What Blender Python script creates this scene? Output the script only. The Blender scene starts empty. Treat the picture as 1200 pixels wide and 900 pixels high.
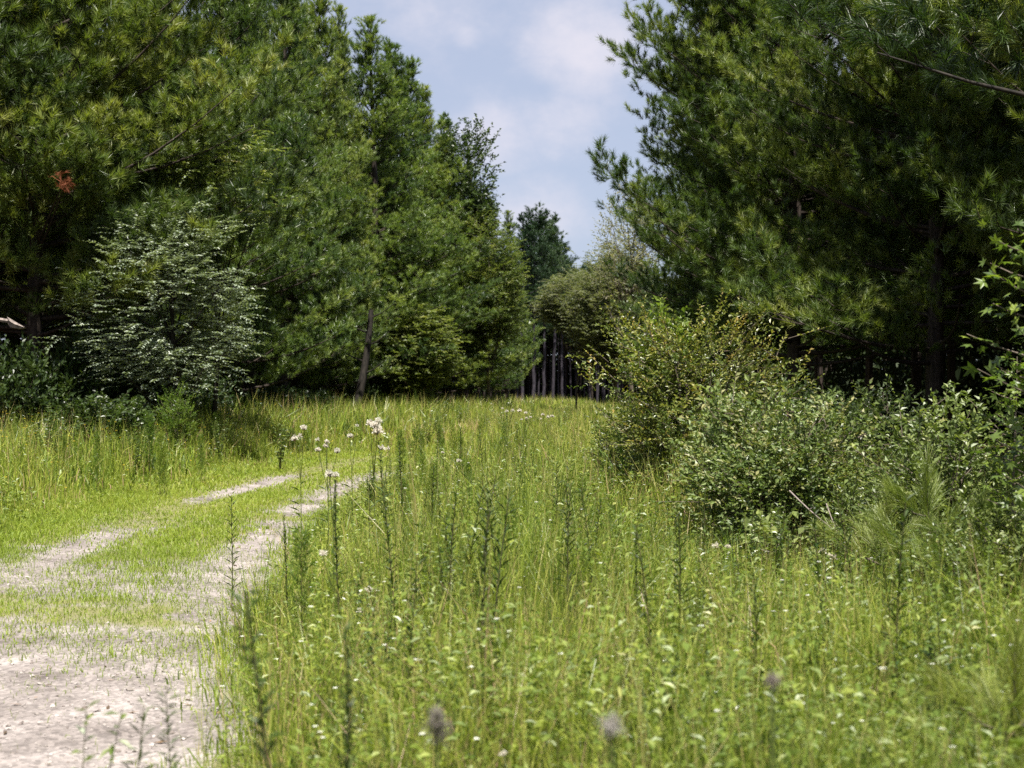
import bpy, math, random
import numpy as np

SEED = 7
rng = np.random.default_rng(SEED)
R = math.radians
S = bpy.context.scene
COL = S.collection
F = 1667.0            # focal length in photo pixels (50 mm on 36 mm, 1200 px)
CAMZ = 1.7
HAZE = 0
HZ = 465.0            # horizon row of the photo

# ------------------------------------------------------------------ helpers
def norm(v):
    n = np.linalg.norm(v, axis=-1, keepdims=True)
    return v / np.maximum(n, 1e-9)

def sstep(a, b, x):
    t = np.clip((x - a) / (b - a), 0, 1)
    return t * t * (3 - 2 * t)

_grids = {}
def vnoise(x, y, scale, seed):
    g = _grids.setdefault(seed, np.random.default_rng(1000 + seed).random((256, 256)))
    x = np.asarray(x, float) / scale; y = np.asarray(y, float) / scale
    xi = np.floor(x).astype(int); yi = np.floor(y).astype(int)
    fx = x - xi; fy = y - yi
    fx = fx * fx * (3 - 2 * fx); fy = fy * fy * (3 - 2 * fy)
    a = g[xi % 256, yi % 256]; b = g[(xi + 1) % 256, yi % 256]
    c = g[xi % 256, (yi + 1) % 256]; d = g[(xi + 1) % 256, (yi + 1) % 256]
    return (a * (1 - fx) + b * fx) * (1 - fy) + (c * (1 - fx) + d * fx) * fy

def fnoise(x, y, scale, seed):
    return (vnoise(x, y, scale, seed) + .5 * vnoise(x, y, scale / 2.1, seed + 31) + .25 * vnoise(x, y, scale / 4.3, seed + 67)) / 1.75

class MB:
    """collects triangles, builds ONE mesh"""
    def __init__(s): s.v = []; s.f = []; s.t = []; s.m = []; s.n = 0
    def add(s, v, f, t=0.5, mi=0):
        v = np.asarray(v, np.float32).reshape(-1, 3); f = np.asarray(f, np.int32).reshape(-1, 3)
        tt = np.broadcast_to(np.asarray(t, np.float32), (len(v),))
        s.v.append(v); s.f.append(f + s.n); s.t.append(tt); s.m.append(np.full(len(f), mi, np.int32)); s.n += len(v)
    def tube(s, pts, rad, k=6, t=0.5, mi=0):
        pts = np.asarray(pts, float); n = len(pts); rad = np.broadcast_to(np.asarray(rad, float), (n,))
        d = np.gradient(pts, axis=0); d = norm(d)
        ref = np.array([0, 0, 1.]) if abs(d[0, 2]) < .9 else np.array([1., 0, 0])
        u = norm(np.cross(d, ref)); w = np.cross(d, u)
        a = np.arange(k) / k * 2 * np.pi
        ring = pts[:, None] + rad[:, None, None] * (np.cos(a)[None, :, None] * u[:, None] + np.sin(a)[None, :, None] * w[:, None])
        v = ring.reshape(-1, 3)
        i, j = np.meshgrid(np.arange(n - 1), np.arange(k), indexing='ij')
        A = i * k + j; B = i * k + (j + 1) % k; C = A + k; D = B + k
        f = np.concatenate([np.stack([A, B, D], -1).reshape(-1, 3), np.stack([A, D, C], -1).reshape(-1, 3)])
        s.add(v, f, t, mi)
    def mesh(s, name, mats, smooth=False):
        v = np.concatenate(s.v); f = np.concatenate(s.f); t = np.concatenate(s.t); m = np.concatenate(s.m)
        me = bpy.data.meshes.new(name)
        me.vertices.add(len(v)); me.vertices.foreach_set('co', v.ravel())
        me.loops.add(f.size); me.loops.foreach_set('vertex_index', f.ravel())
        me.polygons.add(len(f))
        me.polygons.foreach_set('loop_start', np.arange(len(f), dtype=np.int32) * 3)
        me.polygons.foreach_set('loop_total', np.full(len(f), 3, np.int32))
        if m.any(): me.polygons.foreach_set('material_index', m)
        me.polygons.foreach_set('use_smooth', np.full(len(f), smooth, bool))
        a = me.attributes.new('tint', 'FLOAT', 'POINT'); a.data.foreach_set('value', np.ascontiguousarray(t, np.float32))
        for x in (mats if isinstance(mats, (list, tuple)) else [mats]): me.materials.append(x)
        me.update(calc_edges=True)
        return me

def obj(name, me, parent=None):
    o = bpy.data.objects.new(name, me); COL.objects.link(o)
    if parent is not None: o.parent = parent
    return o

def tag(o, label=None, cat=None, group=None, kind=None):
    if label: o['label'] = label
    if cat: o['category'] = cat
    if group: o['group'] = group
    if kind: o['kind'] = kind
    return o

def thing(name, label, cat, loc=(0, 0, 0), rz=0., sc=1., group=None, parts=()):
    """an Empty at the base that parents its parts; parts = (name, mesh[, label])"""
    e = bpy.data.objects.new(name, None); COL.objects.link(e)
    e.empty_display_size = .2
    e.location = loc; e.rotation_euler = (0, 0, rz); e.scale = (sc, sc, sc) if np.isscalar(sc) else sc
    tag(e, label, cat, group)
    for p in parts:
        o = obj(p[0], p[1], e)
        if len(p) > 2: o['label'] = p[2]
    return e

# ------------------------------------------------------------------ materials
def new_mat(name):
    m = bpy.data.materials.new(name); m.use_nodes = True
    nt = m.node_tree; nt.nodes.clear()
    return m, nt, nt.nodes, nt.links

def foliage(name, stops, rough=.5, spec=.35, trans=.35, tcol=(1.25, 1.35, .5), var=.18):
    """leaf material: colour picked by the leaf's own tint, two-sided with light coming through"""
    m, nt, N, L = new_mat(name)
    at = N.new('ShaderNodeAttribute'); at.attribute_name = 'tint'
    cr = N.new('ShaderNodeValToRGB'); el = cr.color_ramp.elements
    while len(el) < len(stops): el.new(.5)
    for e, (p, c) in zip(el, stops): e.position = p; e.color = (*c, 1)
    L.new(at.outputs['Fac'], cr.inputs[0])
    oi = N.new('ShaderNodeObjectInfo')
    mr = N.new('ShaderNodeMapRange'); mr.inputs['To Min'].default_value = 1 - var; mr.inputs['To Max'].default_value = 1 + var
    L.new(oi.outputs['Random'], mr.inputs[0])
    mh = N.new('ShaderNodeMapRange'); mh.inputs['To Min'].default_value = .515; mh.inputs['To Max'].default_value = .485
    L.new(oi.outputs['Random'], mh.inputs[0])
    hs = N.new('ShaderNodeHueSaturation'); L.new(cr.outputs[0], hs.inputs['Color']); L.new(mr.outputs[0], hs.inputs['Value']); L.new(mh.outputs[0], hs.inputs['Hue'])
    p = N.new('ShaderNodeBsdfPrincipled'); p.inputs['Roughness'].default_value = rough; p.inputs['Specular IOR Level'].default_value = spec
    L.new(hs.outputs[0], p.inputs['Base Color'])
    mx = N.new('ShaderNodeMix'); mx.data_type = 'RGBA'; mx.blend_type = 'MULTIPLY'; mx.inputs[0].default_value = 1
    mx.inputs[7].default_value = (*tcol, 1); L.new(hs.outputs[0], mx.inputs[6])
    tr = N.new('ShaderNodeBsdfTranslucent'); L.new(mx.outputs[2], tr.inputs[0])
    ms = N.new('ShaderNodeMixShader'); ms.inputs[0].default_value = trans
    L.new(p.outputs[0], ms.inputs[1]); L.new(tr.outputs[0], ms.inputs[2])
    o = N.new('ShaderNodeOutputMaterial'); L.new(ms.outputs[0], o.inputs[0])
    return m

def bark(name, a, b, scale=(14, 14, 3)):
    m, nt, N, L = new_mat(name)
    tc = N.new('ShaderNodeTexCoord'); mp = N.new('ShaderNodeMapping'); mp.inputs['Scale'].default_value = scale
    L.new(tc.outputs['Object'], mp.inputs[0])
    no = N.new('ShaderNodeTexNoise'); no.inputs['Scale'].default_value = 1; no.inputs['Detail'].default_value = 5
    L.new(mp.outputs[0], no.inputs[0])
    cr = N.new('ShaderNodeValToRGB'); cr.color_ramp.elements[0].position = .35; cr.color_ramp.elements[1].position = .68
    cr.color_ramp.elements[0].color = (*a, 1); cr.color_ramp.elements[1].color = (*b, 1); L.new(no.outputs[0], cr.inputs[0])
    p = N.new('ShaderNodeBsdfPrincipled'); p.inputs['Roughness'].default_value = .85; p.inputs['Specular IOR Level'].default_value = .2
    L.new(cr.outputs[0], p.inputs['Base Color'])
    bu = N.new('ShaderNodeBump'); bu.inputs['Strength'].default_value = .6; bu.inputs['Distance'].default_value = .02
    L.new(no.outputs[0], bu.inputs['Height']); L.new(bu.outputs[0], p.inputs['Normal'])
    o = N.new('ShaderNodeOutputMaterial'); L.new(p.outputs[0], o.inputs[0])
    return m

M = {}
M['needle'] = foliage('pine_needles', [(0, (.035, .065, .024)), (.45, (.1, .152, .037)), (.8, (.19, .245, .058)), (1, (.22, .25, .075))], .4, .55, .34)
M['needle_right'] = foliage('pine_needles_yellower', [(0, (.026, .05, .014)), (.45, (.082, .128, .028)), (.8, (.185, .225, .048)), (1, (.21, .23, .065))], .45, .45, .32)
M['needle_far'] = foliage('pine_needles_bluish', [(0, (.018, .038, .018)), (.5, (.035, .068, .03)), (1, (.07, .11, .045))], .5, .35, .25)
M['needle_red'] = foliage('pine_needles_dead', [(0, (.12, .03, .016)), (1, (.22, .07, .03))], .7, .2, .2, (1, 1, .8))
M['leaf_gloss'] = foliage('leaves_glossy', [(0, (.045, .07, .02)), (.5, (.125, .17, .045)), (.85, (.23, .27, .085)), (1, (.3, .28, .12))], .45, .5, .3)
M['leaf_yellow'] = foliage('leaves_yellow_green', [(0, (.04, .065, .014)), (.4, (.11, .15, .03)), (.75, (.25, .25, .055)), (.95, (.3, .28, .065)), (1, (.3, .21, .055))], .42, .6, .32)
M['leaf_sheen'] = foliage('leaves_painted_sheen', [(0, (.06, .09, .05)), (.5, (.22, .265, .19)), (1, (.33, .37, .28))], .45, .7, .25)  # pale leaf colour stands in for sky and sun sheen
M['leaf_olive'] = foliage('leaves_olive_far', [(0, (.06, .09, .03)), (.5, (.12, .155, .048)), (1, (.21, .21, .07))], .5, .4, .4)
M['leaf_grey'] = foliage('leaves_grey_green', [(0, (.08, .095, .055)), (.5, (.15, .165, .1)), (1, (.24, .23, .15))], .5, .4, .4)
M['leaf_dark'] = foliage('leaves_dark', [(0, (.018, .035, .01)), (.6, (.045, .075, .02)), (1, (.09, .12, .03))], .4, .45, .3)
M['leaf_under_shade'] = foliage('leaves_undergrowth_shaded', [(0, (.012, .022, .008)), (1, (.035, .055, .018))], .6, .2, .15)  # darkest leaf tone, the wood's inner shade put into the colour
M['leaf_gum'] = foliage('leaves_star', [(0, (.045, .08, .015)), (.6, (.1, .15, .03)), (1, (.2, .26, .04))], .3, .6, .4)
M['grass'] = foliage('meadow_blades', [(0, (.05, .085, .012)), (.3, (.165, .225, .026)), (.6, (.32, .37, .045)), (.8, (.39, .375, .1)), (1, (.36, .23, .15))], .42, .45, .3, (1.15, 1.25, .5), .0)
M['short_grass'] = foliage('short_turf', [(0, (.1, .15, .025)), (.5, (.235, .315, .04)), (.85, (.33, .35, .07)), (1, (.4, .32, .14))], .5, .35, .45, (1.15, 1.25, .5), .0)
M['forb'] = foliage('forb_leaves', [(0, (.04, .075, .014)), (.5, (.12, .18, .03)), (.85, (.25, .3, .05)), (1, (.36, .35, .16))], .45, .5, .3, var=.12)
M['herb'] = foliage('herb_leaves', [(0, (.03, .06, .015)), (.5, (.085, .14, .03)), (1, (.2, .25, .06))], .36, .7, .3)
M['weed'] = foliage('tall_weed_leaves', [(0, (.018, .035, .008)), (.5, (.05, .085, .018)), (1, (.11, .14, .035))], .5, .3, .3)
M['fennel'] = foliage('feathery_leaves', [(0, (.07, .13, .02)), (.5, (.13, .2, .03)), (1, (.23, .27, .05))], .5, .3, .45)
M['clump'] = foliage('broad_blades', [(0, (.05, .1, .015)), (.5, (.11, .19, .025)), (1, (.22, .29, .06))], .36, .5, .42)
M['stem_dark'] = foliage('dark_stems', [(0, (.035, .03, .015)), (.5, (.06, .06, .02)), (1, (.1, .12, .03))], .6, .3, .1, (1, 1, 1))
M['fluff'] = foliage('seed_fluff', [(0, (.58, .54, .44)), (.5, (.74, .7, .6)), (1, (.84, .82, .74))], .8, .2, .55, (1, 1, 1), .05)
M['bract'] = foliage('dry_bracts', [(0, (.1, .06, .03)), (1, (.25, .16, .08))], .8, .2, .1, (1, 1, 1))
M['white_bloom'] = foliage('white_petals', [(0, (.6, .6, .5)), (1, (.85, .85, .8))], .6, .3, .35, (1, 1, 1), .03)
M['yellow_bloom'] = foliage('yellow_petals', [(0, (.7, .4, .02)), (1, (.85, .62, .04))], .6, .3, .3, (1, 1, 1), .03)
M['mauve'] = foliage('mauve_grey_heads', [(0, (.15, .13, .11)), (1, (.32, .28, .24))], .8, .2, .35, (1, 1, 1))
M['mauve_pale'] = foliage('pale_grey_heads', [(0, (.3, .27, .24)), (1, (.5, .47, .43))], .8, .2, .35, (1, 1, 1))
M['bark'] = bark('pine_bark', (.018, .014, .011), (.06, .046, .038))
M['bark_far_shade'] = bark('pine_bark_shade_violet', (.018, .016, .022), (.055, .047, .058))  # violet-dark tone paints the far stand's shade into the bark
M['bark_shade'] = bark('shade_darkened_bark', (.008, .007, .006), (.03, .025, .02))  # near-black tone paints shade into bark the sun still reaches
M['twig'] = bark('shrub_bark', (.05, .04, .03), (.16, .13, .1))
M['dead_grey'] = bark('weathered_wood', (.12, .1, .09), (.3, .25, .22))
M['dead'] = bark('bleached_wood', (.3, .25, .2), (.5, .43, .37))

# ------------------------------------------------------------------ terrain functions
PY = np.array([-30, 0, 6, 10, 15, 20, 26, 30, 36, 45, 60, 80, 105, 140, 200, 260, 400.])
PX = np.array([-2., -2.25, -2.7, -3.15, -3.75, -4.15, -4.15, -3.8, -3.2, -2.0, .2, 2.4, 5., 9., 16, 24, 44.])
_yy = np.linspace(-30, 400, 1721)
_xx = np.interp(_yy, PY, PX)
_k = np.ones(25) / 25
_xs = np.convolve(np.pad(_xx, 12, mode='edge'), _k, 'valid')
def xc(y): return np.interp(y, _yy, _xs)

def zg(x, y):
    x = np.asarray(x, float); y = np.asarray(y, float)
    t = x - xc(y)
    z = .10 * (fnoise(x, y, 5., 3) - .5) + .25 * (fnoise(x, y, 30., 4) - .5)
    z = z * sstep(0, 8, y + 2)
    z = z + .42 * sstep(-1.9, -6.5, t) * sstep(8, 20, y)
    z = z + .12 * sstep(1.2, 3, t) * (1 - sstep(2, 6, y) * 0)
    z = z - .04 * np.exp(-((np.abs(t) - 1.0) / .3) ** 2)
    return z

def bare(x, y):
    """how bare of grass the trail is, 0..1"""
    t = x - xc(y)
    n = fnoise(x, y, 1.3, 11); n2 = fnoise(x, y, .4, 12)
    apron = sstep(1.75, 1.0, t + 1.3 * (n - .5)) * sstep(-6, -4, t) * sstep(11.5, 8.2, y + 3.5 * (n - .5))
    mixed = sstep(1.75, 1.05, t + .9 * (n - .5)) * sstep(-2.6, -1.3, t + 1.2 * (n2 - .5)) * sstep(24, 13, y) * (.02 + .54 * sstep(.36, .72, n) + .3 * (n2 - .5))
    rr = np.exp(-((t - .9) / .5) ** 2) * (sstep(10, 15, y) * sstep(36, 31, y)) * (.12 + .88 * sstep(.36, .6, n + .08))
    rl = np.exp(-((t + 1.15) / .26) ** 2) * np.maximum(sstep(13, 14.5, y) * sstep(20, 18, y), sstep(23, 25, y) * sstep(33, 30, y)) * (.1 + .9 * sstep(.25, .5, n + .1))
    b = np.maximum.reduce([apron, mixed, rr, rl])
    return np.clip(b + .35 * (n2 - .5) * (b > .06), 0, 1)

# tree lines (crown fronts) for the forest floor and the stand
LT_Y = np.array([-40, 20, 30, 43, 57, 65, 73, 81, 90, 100, 110, 120, 131, 142, 155, 168, 181, 195, 300.])
LT_X = np.array([-11, -10.5, -10, -10.4, -10, -9.5, -8.8, -7.5, -6, -4.2, -2.5, -1, .3, 1.7, 3, 4.3, 5.7, 7, 18.])
RT_Y = np.array([-40, 10, 20, 34, 50, 70, 95, 126, 165, 300.])
RT_X = np.array([6.6, 6.8, 7.0, 6.9, 8.2, 9.4, 11.5, 15, 20, 40.])
def xl(y): return np.interp(y, LT_Y, LT_X)
def xr(y): return np.interp(y, RT_Y, RT_X)

# ------------------------------------------------------------------ ground and trail (setting)
def build_ground():
    def axis(lo, fine_lo, fine_hi, hi, st):
        a = list(np.arange(fine_lo, fine_hi, st)); s_ = st; v = fine_hi
        while v < hi: a.append(v); s_ *= 1.18; v += s_
        a.append(hi); s_ = st; v = fine_lo - st; b = []
        while v > lo: b.append(v); s_ *= 1.18; v -= s_
        b.append(lo); return np.array(b[::-1] + a)
    xs = axis(-900, -16, 16, 900, .25); ys = axis(-300, -2, 60, 2500, .25)
    X, Y = np.meshgrid(xs, ys, indexing='ij'); t = X - xc(Y)
    Z = zg(X, Y) - .07 * sstep(-2.6, -2.1, t) * sstep(1.9, 1.5, t) * (Y < 69) * (Y > -4)
    n, m = X.shape
    i, j = np.meshgrid(np.arange(n - 1), np.arange(m - 1), indexing='ij')
    A = i * m + j; B = A + m; C = B + 1; D = A + 1
    mb = MB()
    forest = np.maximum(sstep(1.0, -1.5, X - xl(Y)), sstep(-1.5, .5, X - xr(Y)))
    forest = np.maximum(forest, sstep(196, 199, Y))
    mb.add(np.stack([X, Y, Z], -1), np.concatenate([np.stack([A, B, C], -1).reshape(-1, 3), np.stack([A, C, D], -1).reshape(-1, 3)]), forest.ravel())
    m_, nt, N, L = new_mat('soil_and_thatch')
    tc = N.new('ShaderNodeTexCoord')
    no = N.new('ShaderNodeTexNoise'); no.inputs['Scale'].default_value = 2.2; no.inputs['Detail'].default_value = 8; L.new(tc.outputs['Object'], no.inputs[0])
    cr = N.new('ShaderNodeValToRGB'); e = cr.color_ramp.elements
    e[0].position = .3; e[0].color = (.05, .05, .02, 1); e[1].position = .7; e[1].color = (.14, .13, .05, 1)
    L.new(no.outputs[0], cr.inputs[0])
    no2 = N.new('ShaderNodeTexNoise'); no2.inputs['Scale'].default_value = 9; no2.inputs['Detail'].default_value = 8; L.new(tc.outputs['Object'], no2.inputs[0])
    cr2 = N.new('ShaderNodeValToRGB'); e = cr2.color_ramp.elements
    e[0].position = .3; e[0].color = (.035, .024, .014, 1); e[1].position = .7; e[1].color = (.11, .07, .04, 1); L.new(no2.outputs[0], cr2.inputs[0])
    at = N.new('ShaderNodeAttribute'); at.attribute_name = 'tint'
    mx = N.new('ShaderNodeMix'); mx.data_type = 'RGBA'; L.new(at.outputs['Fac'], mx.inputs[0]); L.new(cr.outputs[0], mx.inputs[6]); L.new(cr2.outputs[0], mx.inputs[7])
    p = N.new('ShaderNodeBsdfPrincipled'); p.inputs['Roughness'].default_value = .95; p.inputs['Specular IOR Level'].default_value = .1; L.new(mx.outputs[2], p.inputs['Base Color'])
    bu = N.new('ShaderNodeBump'); bu.inputs['Distance'].default_value = .03; L.new(no2.outputs[0], bu.inputs['Height']); L.new(bu.outputs[0], p.inputs['Normal'])
    o = N.new('ShaderNodeOutputMaterial'); L.new(p.outputs[0], o.inputs[0])
    g = obj('ground', mb.mesh('ground', m_, True)); tag(g, kind='structure')

def build_trail():
    ys = np.concatenate([np.arange(-3, 14, .06), np.arange(14, 40, .12), np.arange(40, 68, .5)])
    ts = np.arange(-2.55, 1.86, .07)
    T, Y = np.meshgrid(ts, ys, indexing='ij')
    X = T + xc(Y)
    Z = zg(X, Y) + .006 - .1 * (sstep(-2.1, -2.55, T) + sstep(1.45, 1.85, T))
    Z = Z + .012 * (fnoise(X, Y, .25, 21) - .5)
    n, m = X.shape
    i, j = np.meshgrid(np.arange(n - 1), np.arange(m - 1), indexing='ij')
    A = i * m + j; B = A + m; C = B + 1; D = A + 1
    mb = MB(); b = bare(X, Y)
    mb.add(np.stack([X, Y, Z], -1), np.concatenate([np.stack([A, B, C], -1).reshape(-1, 3), np.stack([A, C, D], -1).reshape(-1, 3)]), b.ravel())
    m_, nt, N, L = new_mat('pale_gravel')
    tc = N.new('ShaderNodeTexCoord')
    no = N.new('ShaderNodeTexNoise'); no.inputs['Scale'].default_value = 1.6; no.inputs['Detail'].default_value = 9; no.inputs['Roughness'].default_value = .65
    vo = N.new('ShaderNodeTexVoronoi'); vo.inputs['Scale'].default_value = 38
    for q in (no, vo): L.new(tc.outputs['Object'], q.inputs['Vector'])
    cr = N.new('ShaderNodeValToRGB'); e = cr.color_ramp.elements
    e[0].position = .33; e[0].color = (.135, .115, .105, 1); e[1].position = .66; e[1].color = (.285, .252, .235, 1); L.new(no.outputs[0], cr.inputs[0])
    bw = N.new('ShaderNodeRGBToBW'); L.new(vo.outputs['Color'], bw.inputs[0])
    mr = N.new('ShaderNodeMapRange'); mr.inputs['From Min'].default_value = .15; mr.inputs['From Max'].default_value = .85; mr.inputs['To Min'].default_value = .62; mr.inputs['To Max'].default_value = 1.22
    L.new(bw.outputs[0], mr.inputs[0])
    mu = N.new('ShaderNodeMix'); mu.data_type = 'RGBA'; mu.blend_type = 'MULTIPLY'; mu.inputs[0].default_value = 1; L.new(cr.outputs[0], mu.inputs[6]); L.new(mr.outputs[0], mu.inputs[7])
    at = N.new('ShaderNodeAttribute'); at.attribute_name = 'tint'
    r2 = N.new('ShaderNodeMapRange'); r2.inputs['From Min'].default_value = .06; r2.inputs['From Max'].default_value = .3; L.new(at.outputs['Fac'], r2.inputs[0])
    mx = N.new('ShaderNodeMix'); mx.data_type = 'RGBA'; L.new(r2.outputs[0], mx.inputs[0]); mx.inputs[6].default_value = (.16, .15, .07, 1); L.new(mu.outputs[2], mx.inputs[7])
    p = N.new('ShaderNodeBsdfPrincipled'); p.inputs['Roughness'].default_value = .9; p.inputs['Specular IOR Level'].default_value = .2; L.new(mx.outputs[2], p.inputs['Base Color'])
    bu = N.new('ShaderNodeBump'); bu.inputs['Strength'].default_value = .7; bu.inputs['Distance'].default_value = .012; L.new(vo.outputs['Distance'], bu.inputs['Height']); L.new(bu.outputs[0], p.inputs['Normal'])
    o = N.new('ShaderNodeOutputMaterial'); L.new(p.outputs[0], o.inputs[0])
    g = obj('trail', mb.mesh('trail', m_, True)); tag(g, kind='structure')
    # loose stones
    n = 9000
    y = 3.5 + 22 * rng.random(n) ** 1.7; tt = -2.3 + 3.9 * rng.random(n); x = tt + xc(y)
    k = rng.random(n) < bare(x, y) + .03
    x, y = x[k], y[k]; n = len(x)
    r = .006 + .012 * rng.random(n) ** 3 + (rng.random(n) < .02) * .015
    base = np.array([[1, 0, 0], [0, 1, 0], [-1, 0, 0], [0, -1, 0], [0, 0, .8], [0, 0, -.8], [.6, .6, .5], [-.6, .6, .45]])
    ff = np.array([[0, 1, 6], [6, 1, 4], [0, 6, 4], [1, 2, 7], [1, 7, 4], [7, 2, 4], [2, 3, 4], [3, 0, 4]])
    J = base[None] * (1 + .35 * (rng.random((n, 8, 1)) - .5)) * r[:, None, None]
    a = rng.random(n) * 6.28; c, s_ = np.cos(a)[:, None], np.sin(a)[:, None]
    V = np.stack([J[..., 0] * c - J[..., 1] * s_, J[..., 0] * s_ + J[..., 1] * c, J[..., 2] * .8], -1)
    V[..., 0] += x[:, None]; V[..., 1] += y[:, None]; V[..., 2] += (zg(x, y) + .008)[:, None]
    mb = MB(); mb.add(V, (ff[None] + 8 * np.arange(n)[:, None, None]), np.repeat(rng.random(n), 8))
    st = foliage('stones', [(0, (.14, .11, .1)), (.3, (.18, .155, .14)), (1, (.36, .32, .3))], .85, .2, .0, (1, 1, 1), 0)
    tag(obj('gravel', mb.mesh('gravel', st)), 'loose pale pebbles scattered over the bare trail', 'gravel', kind='stuff')
    # leaf litter and wood chips on the trail, dark bits doubling as shadow specks
    n = 700
    y = 4 + 22 * rng.random(n) ** 1.4; tt = -2.4 + 4.2 * rng.random(n); x = tt + xc(y); k = bare(x, y) > .2; x, y = x[k], y[k]; n = len(x)
    p0 = np.stack([x, y, zg(x, y) + .014], -1); a = rng.random(n) * 6.28; ln = .012 + .03 * rng.random(n)
    d = np.stack([np.cos(a), np.sin(a), .25 * rng.random(n)], -1); w = np.stack([-np.sin(a), np.cos(a), .5 * rng.random(n)], -1)
    V = np.stack([p0 - d * ln[:, None], p0 + w * ln[:, None] * .3, p0 + d * ln[:, None], p0 - w * ln[:, None] * .3], 1)
    f = np.array([[0, 1, 2], [0, 2, 3]]); mb = MB(); mb.add(V, f[None] + 4 * np.arange(n)[:, None, None], np.repeat(rng.random(n), 4))
    lm = foliage('litter', [(0, (.04, .03, .02)), (.7, (.12, .08, .05)), (1, (.3, .17, .09))], .8, .2, .1, (1, 1, 1), 0)
    tag(obj('litter_shadow_specks', mb.mesh('litter_shadow_specks', lm)), 'brown leaf scraps and dark bits painting shadow specks on the pale gravel', 'leaf litter', kind='stuff')

build_ground(); build_trail()

# ------------------------------------------------------------------ foliage primitives
def needles(mb, P, D, n, ln, w, spread=(.35, 1.25), shoot=.2, tint=None, droop=.0, rg=rng, curve=False):
    """bottlebrush shoots at P (k,3) along D: n needles each"""
    k = len(P)
    if k == 0: return
    P = np.repeat(P, n, 0); D = np.repeat(D, n, 0); K = k * n
    a = rg.random(K) * 2 * np.pi
    ref = np.where(np.abs(D[:, 2:3]) > .9, np.array([[1., 0, 0]]), np.array([[0, 0, 1.]]))
    u = norm(np.cross(D, ref)); v = np.cross(D, u)
    th = spread[0] + (spread[1] - spread[0]) * rg.random(K)
    q = rg.random(K); th = th * (1.1 - .5 * q)
    nd = D * np.cos(th)[:, None] + (u * np.cos(a)[:, None] + v * np.sin(a)[:, None]) * np.sin(th)[:, None]
    nd[:, 2] -= droop; nd = norm(nd)
    L_ = ln * (.75 + .5 * rg.random(K))
    b = P + D * (shoot * (q - .4))[:, None]
    side = norm(np.cross(nd, D * .5 + np.array([0, 0, .5]) + rg.normal(size=(K, 3)) * .4)) * (w * .5)
    t = (np.full(k, .5) if tint is None else tint)
    t = np.clip(np.repeat(t, n) + .1 * rg.normal(size=K), 0, 1)
    if curve:
        mid = b + nd * (L_ * .55)[:, None]; tip = b + nd * L_[:, None]; tip[:, 2] -= L_ * .16
        V = np.stack([b - side * .8, b + side * .8, mid + side, mid - side, tip], 1)
        f = np.array([[0, 1, 2], [0, 2, 3], [3, 2, 4]])
        mb.add(V, f[None] + 5 * np.arange(K)[:, None, None], np.repeat(t, 5))
    else:
        V = np.stack([b - side, b + side, b + nd * L_[:, None]], 1)
        mb.add(V, np.arange(3 * K).reshape(-1, 3), np.repeat(t, 3))

def leaves(mb, P, D, Nn, ln, wd, tint, rg=rng, fold=.25):
    """diamond leaves folded along the midrib: base P, along D, facing Nn"""
    K = len(P)
    D = norm(D); S_ = norm(np.cross(D, Nn)); U = np.cross(S_, D)
    ln = np.broadcast_to(ln, (K,))[:, None]; wd = np.broadcast_to(wd, (K,))[:, None]
    m = P + D * ln * .45
    V = np.stack([P, m + S_ * wd * .5 + U * wd * fold, P + D * ln - U * ln * .12, m - S_ * wd * .5 + U * wd * fold], 1)
    f = np.array([[0, 2, 1], [0, 3, 2]])
    mb.add(V, f[None] + 4 * np.arange(K)[:, None, None], np.repeat(np.clip(tint, 0, 1), 4))

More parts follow.
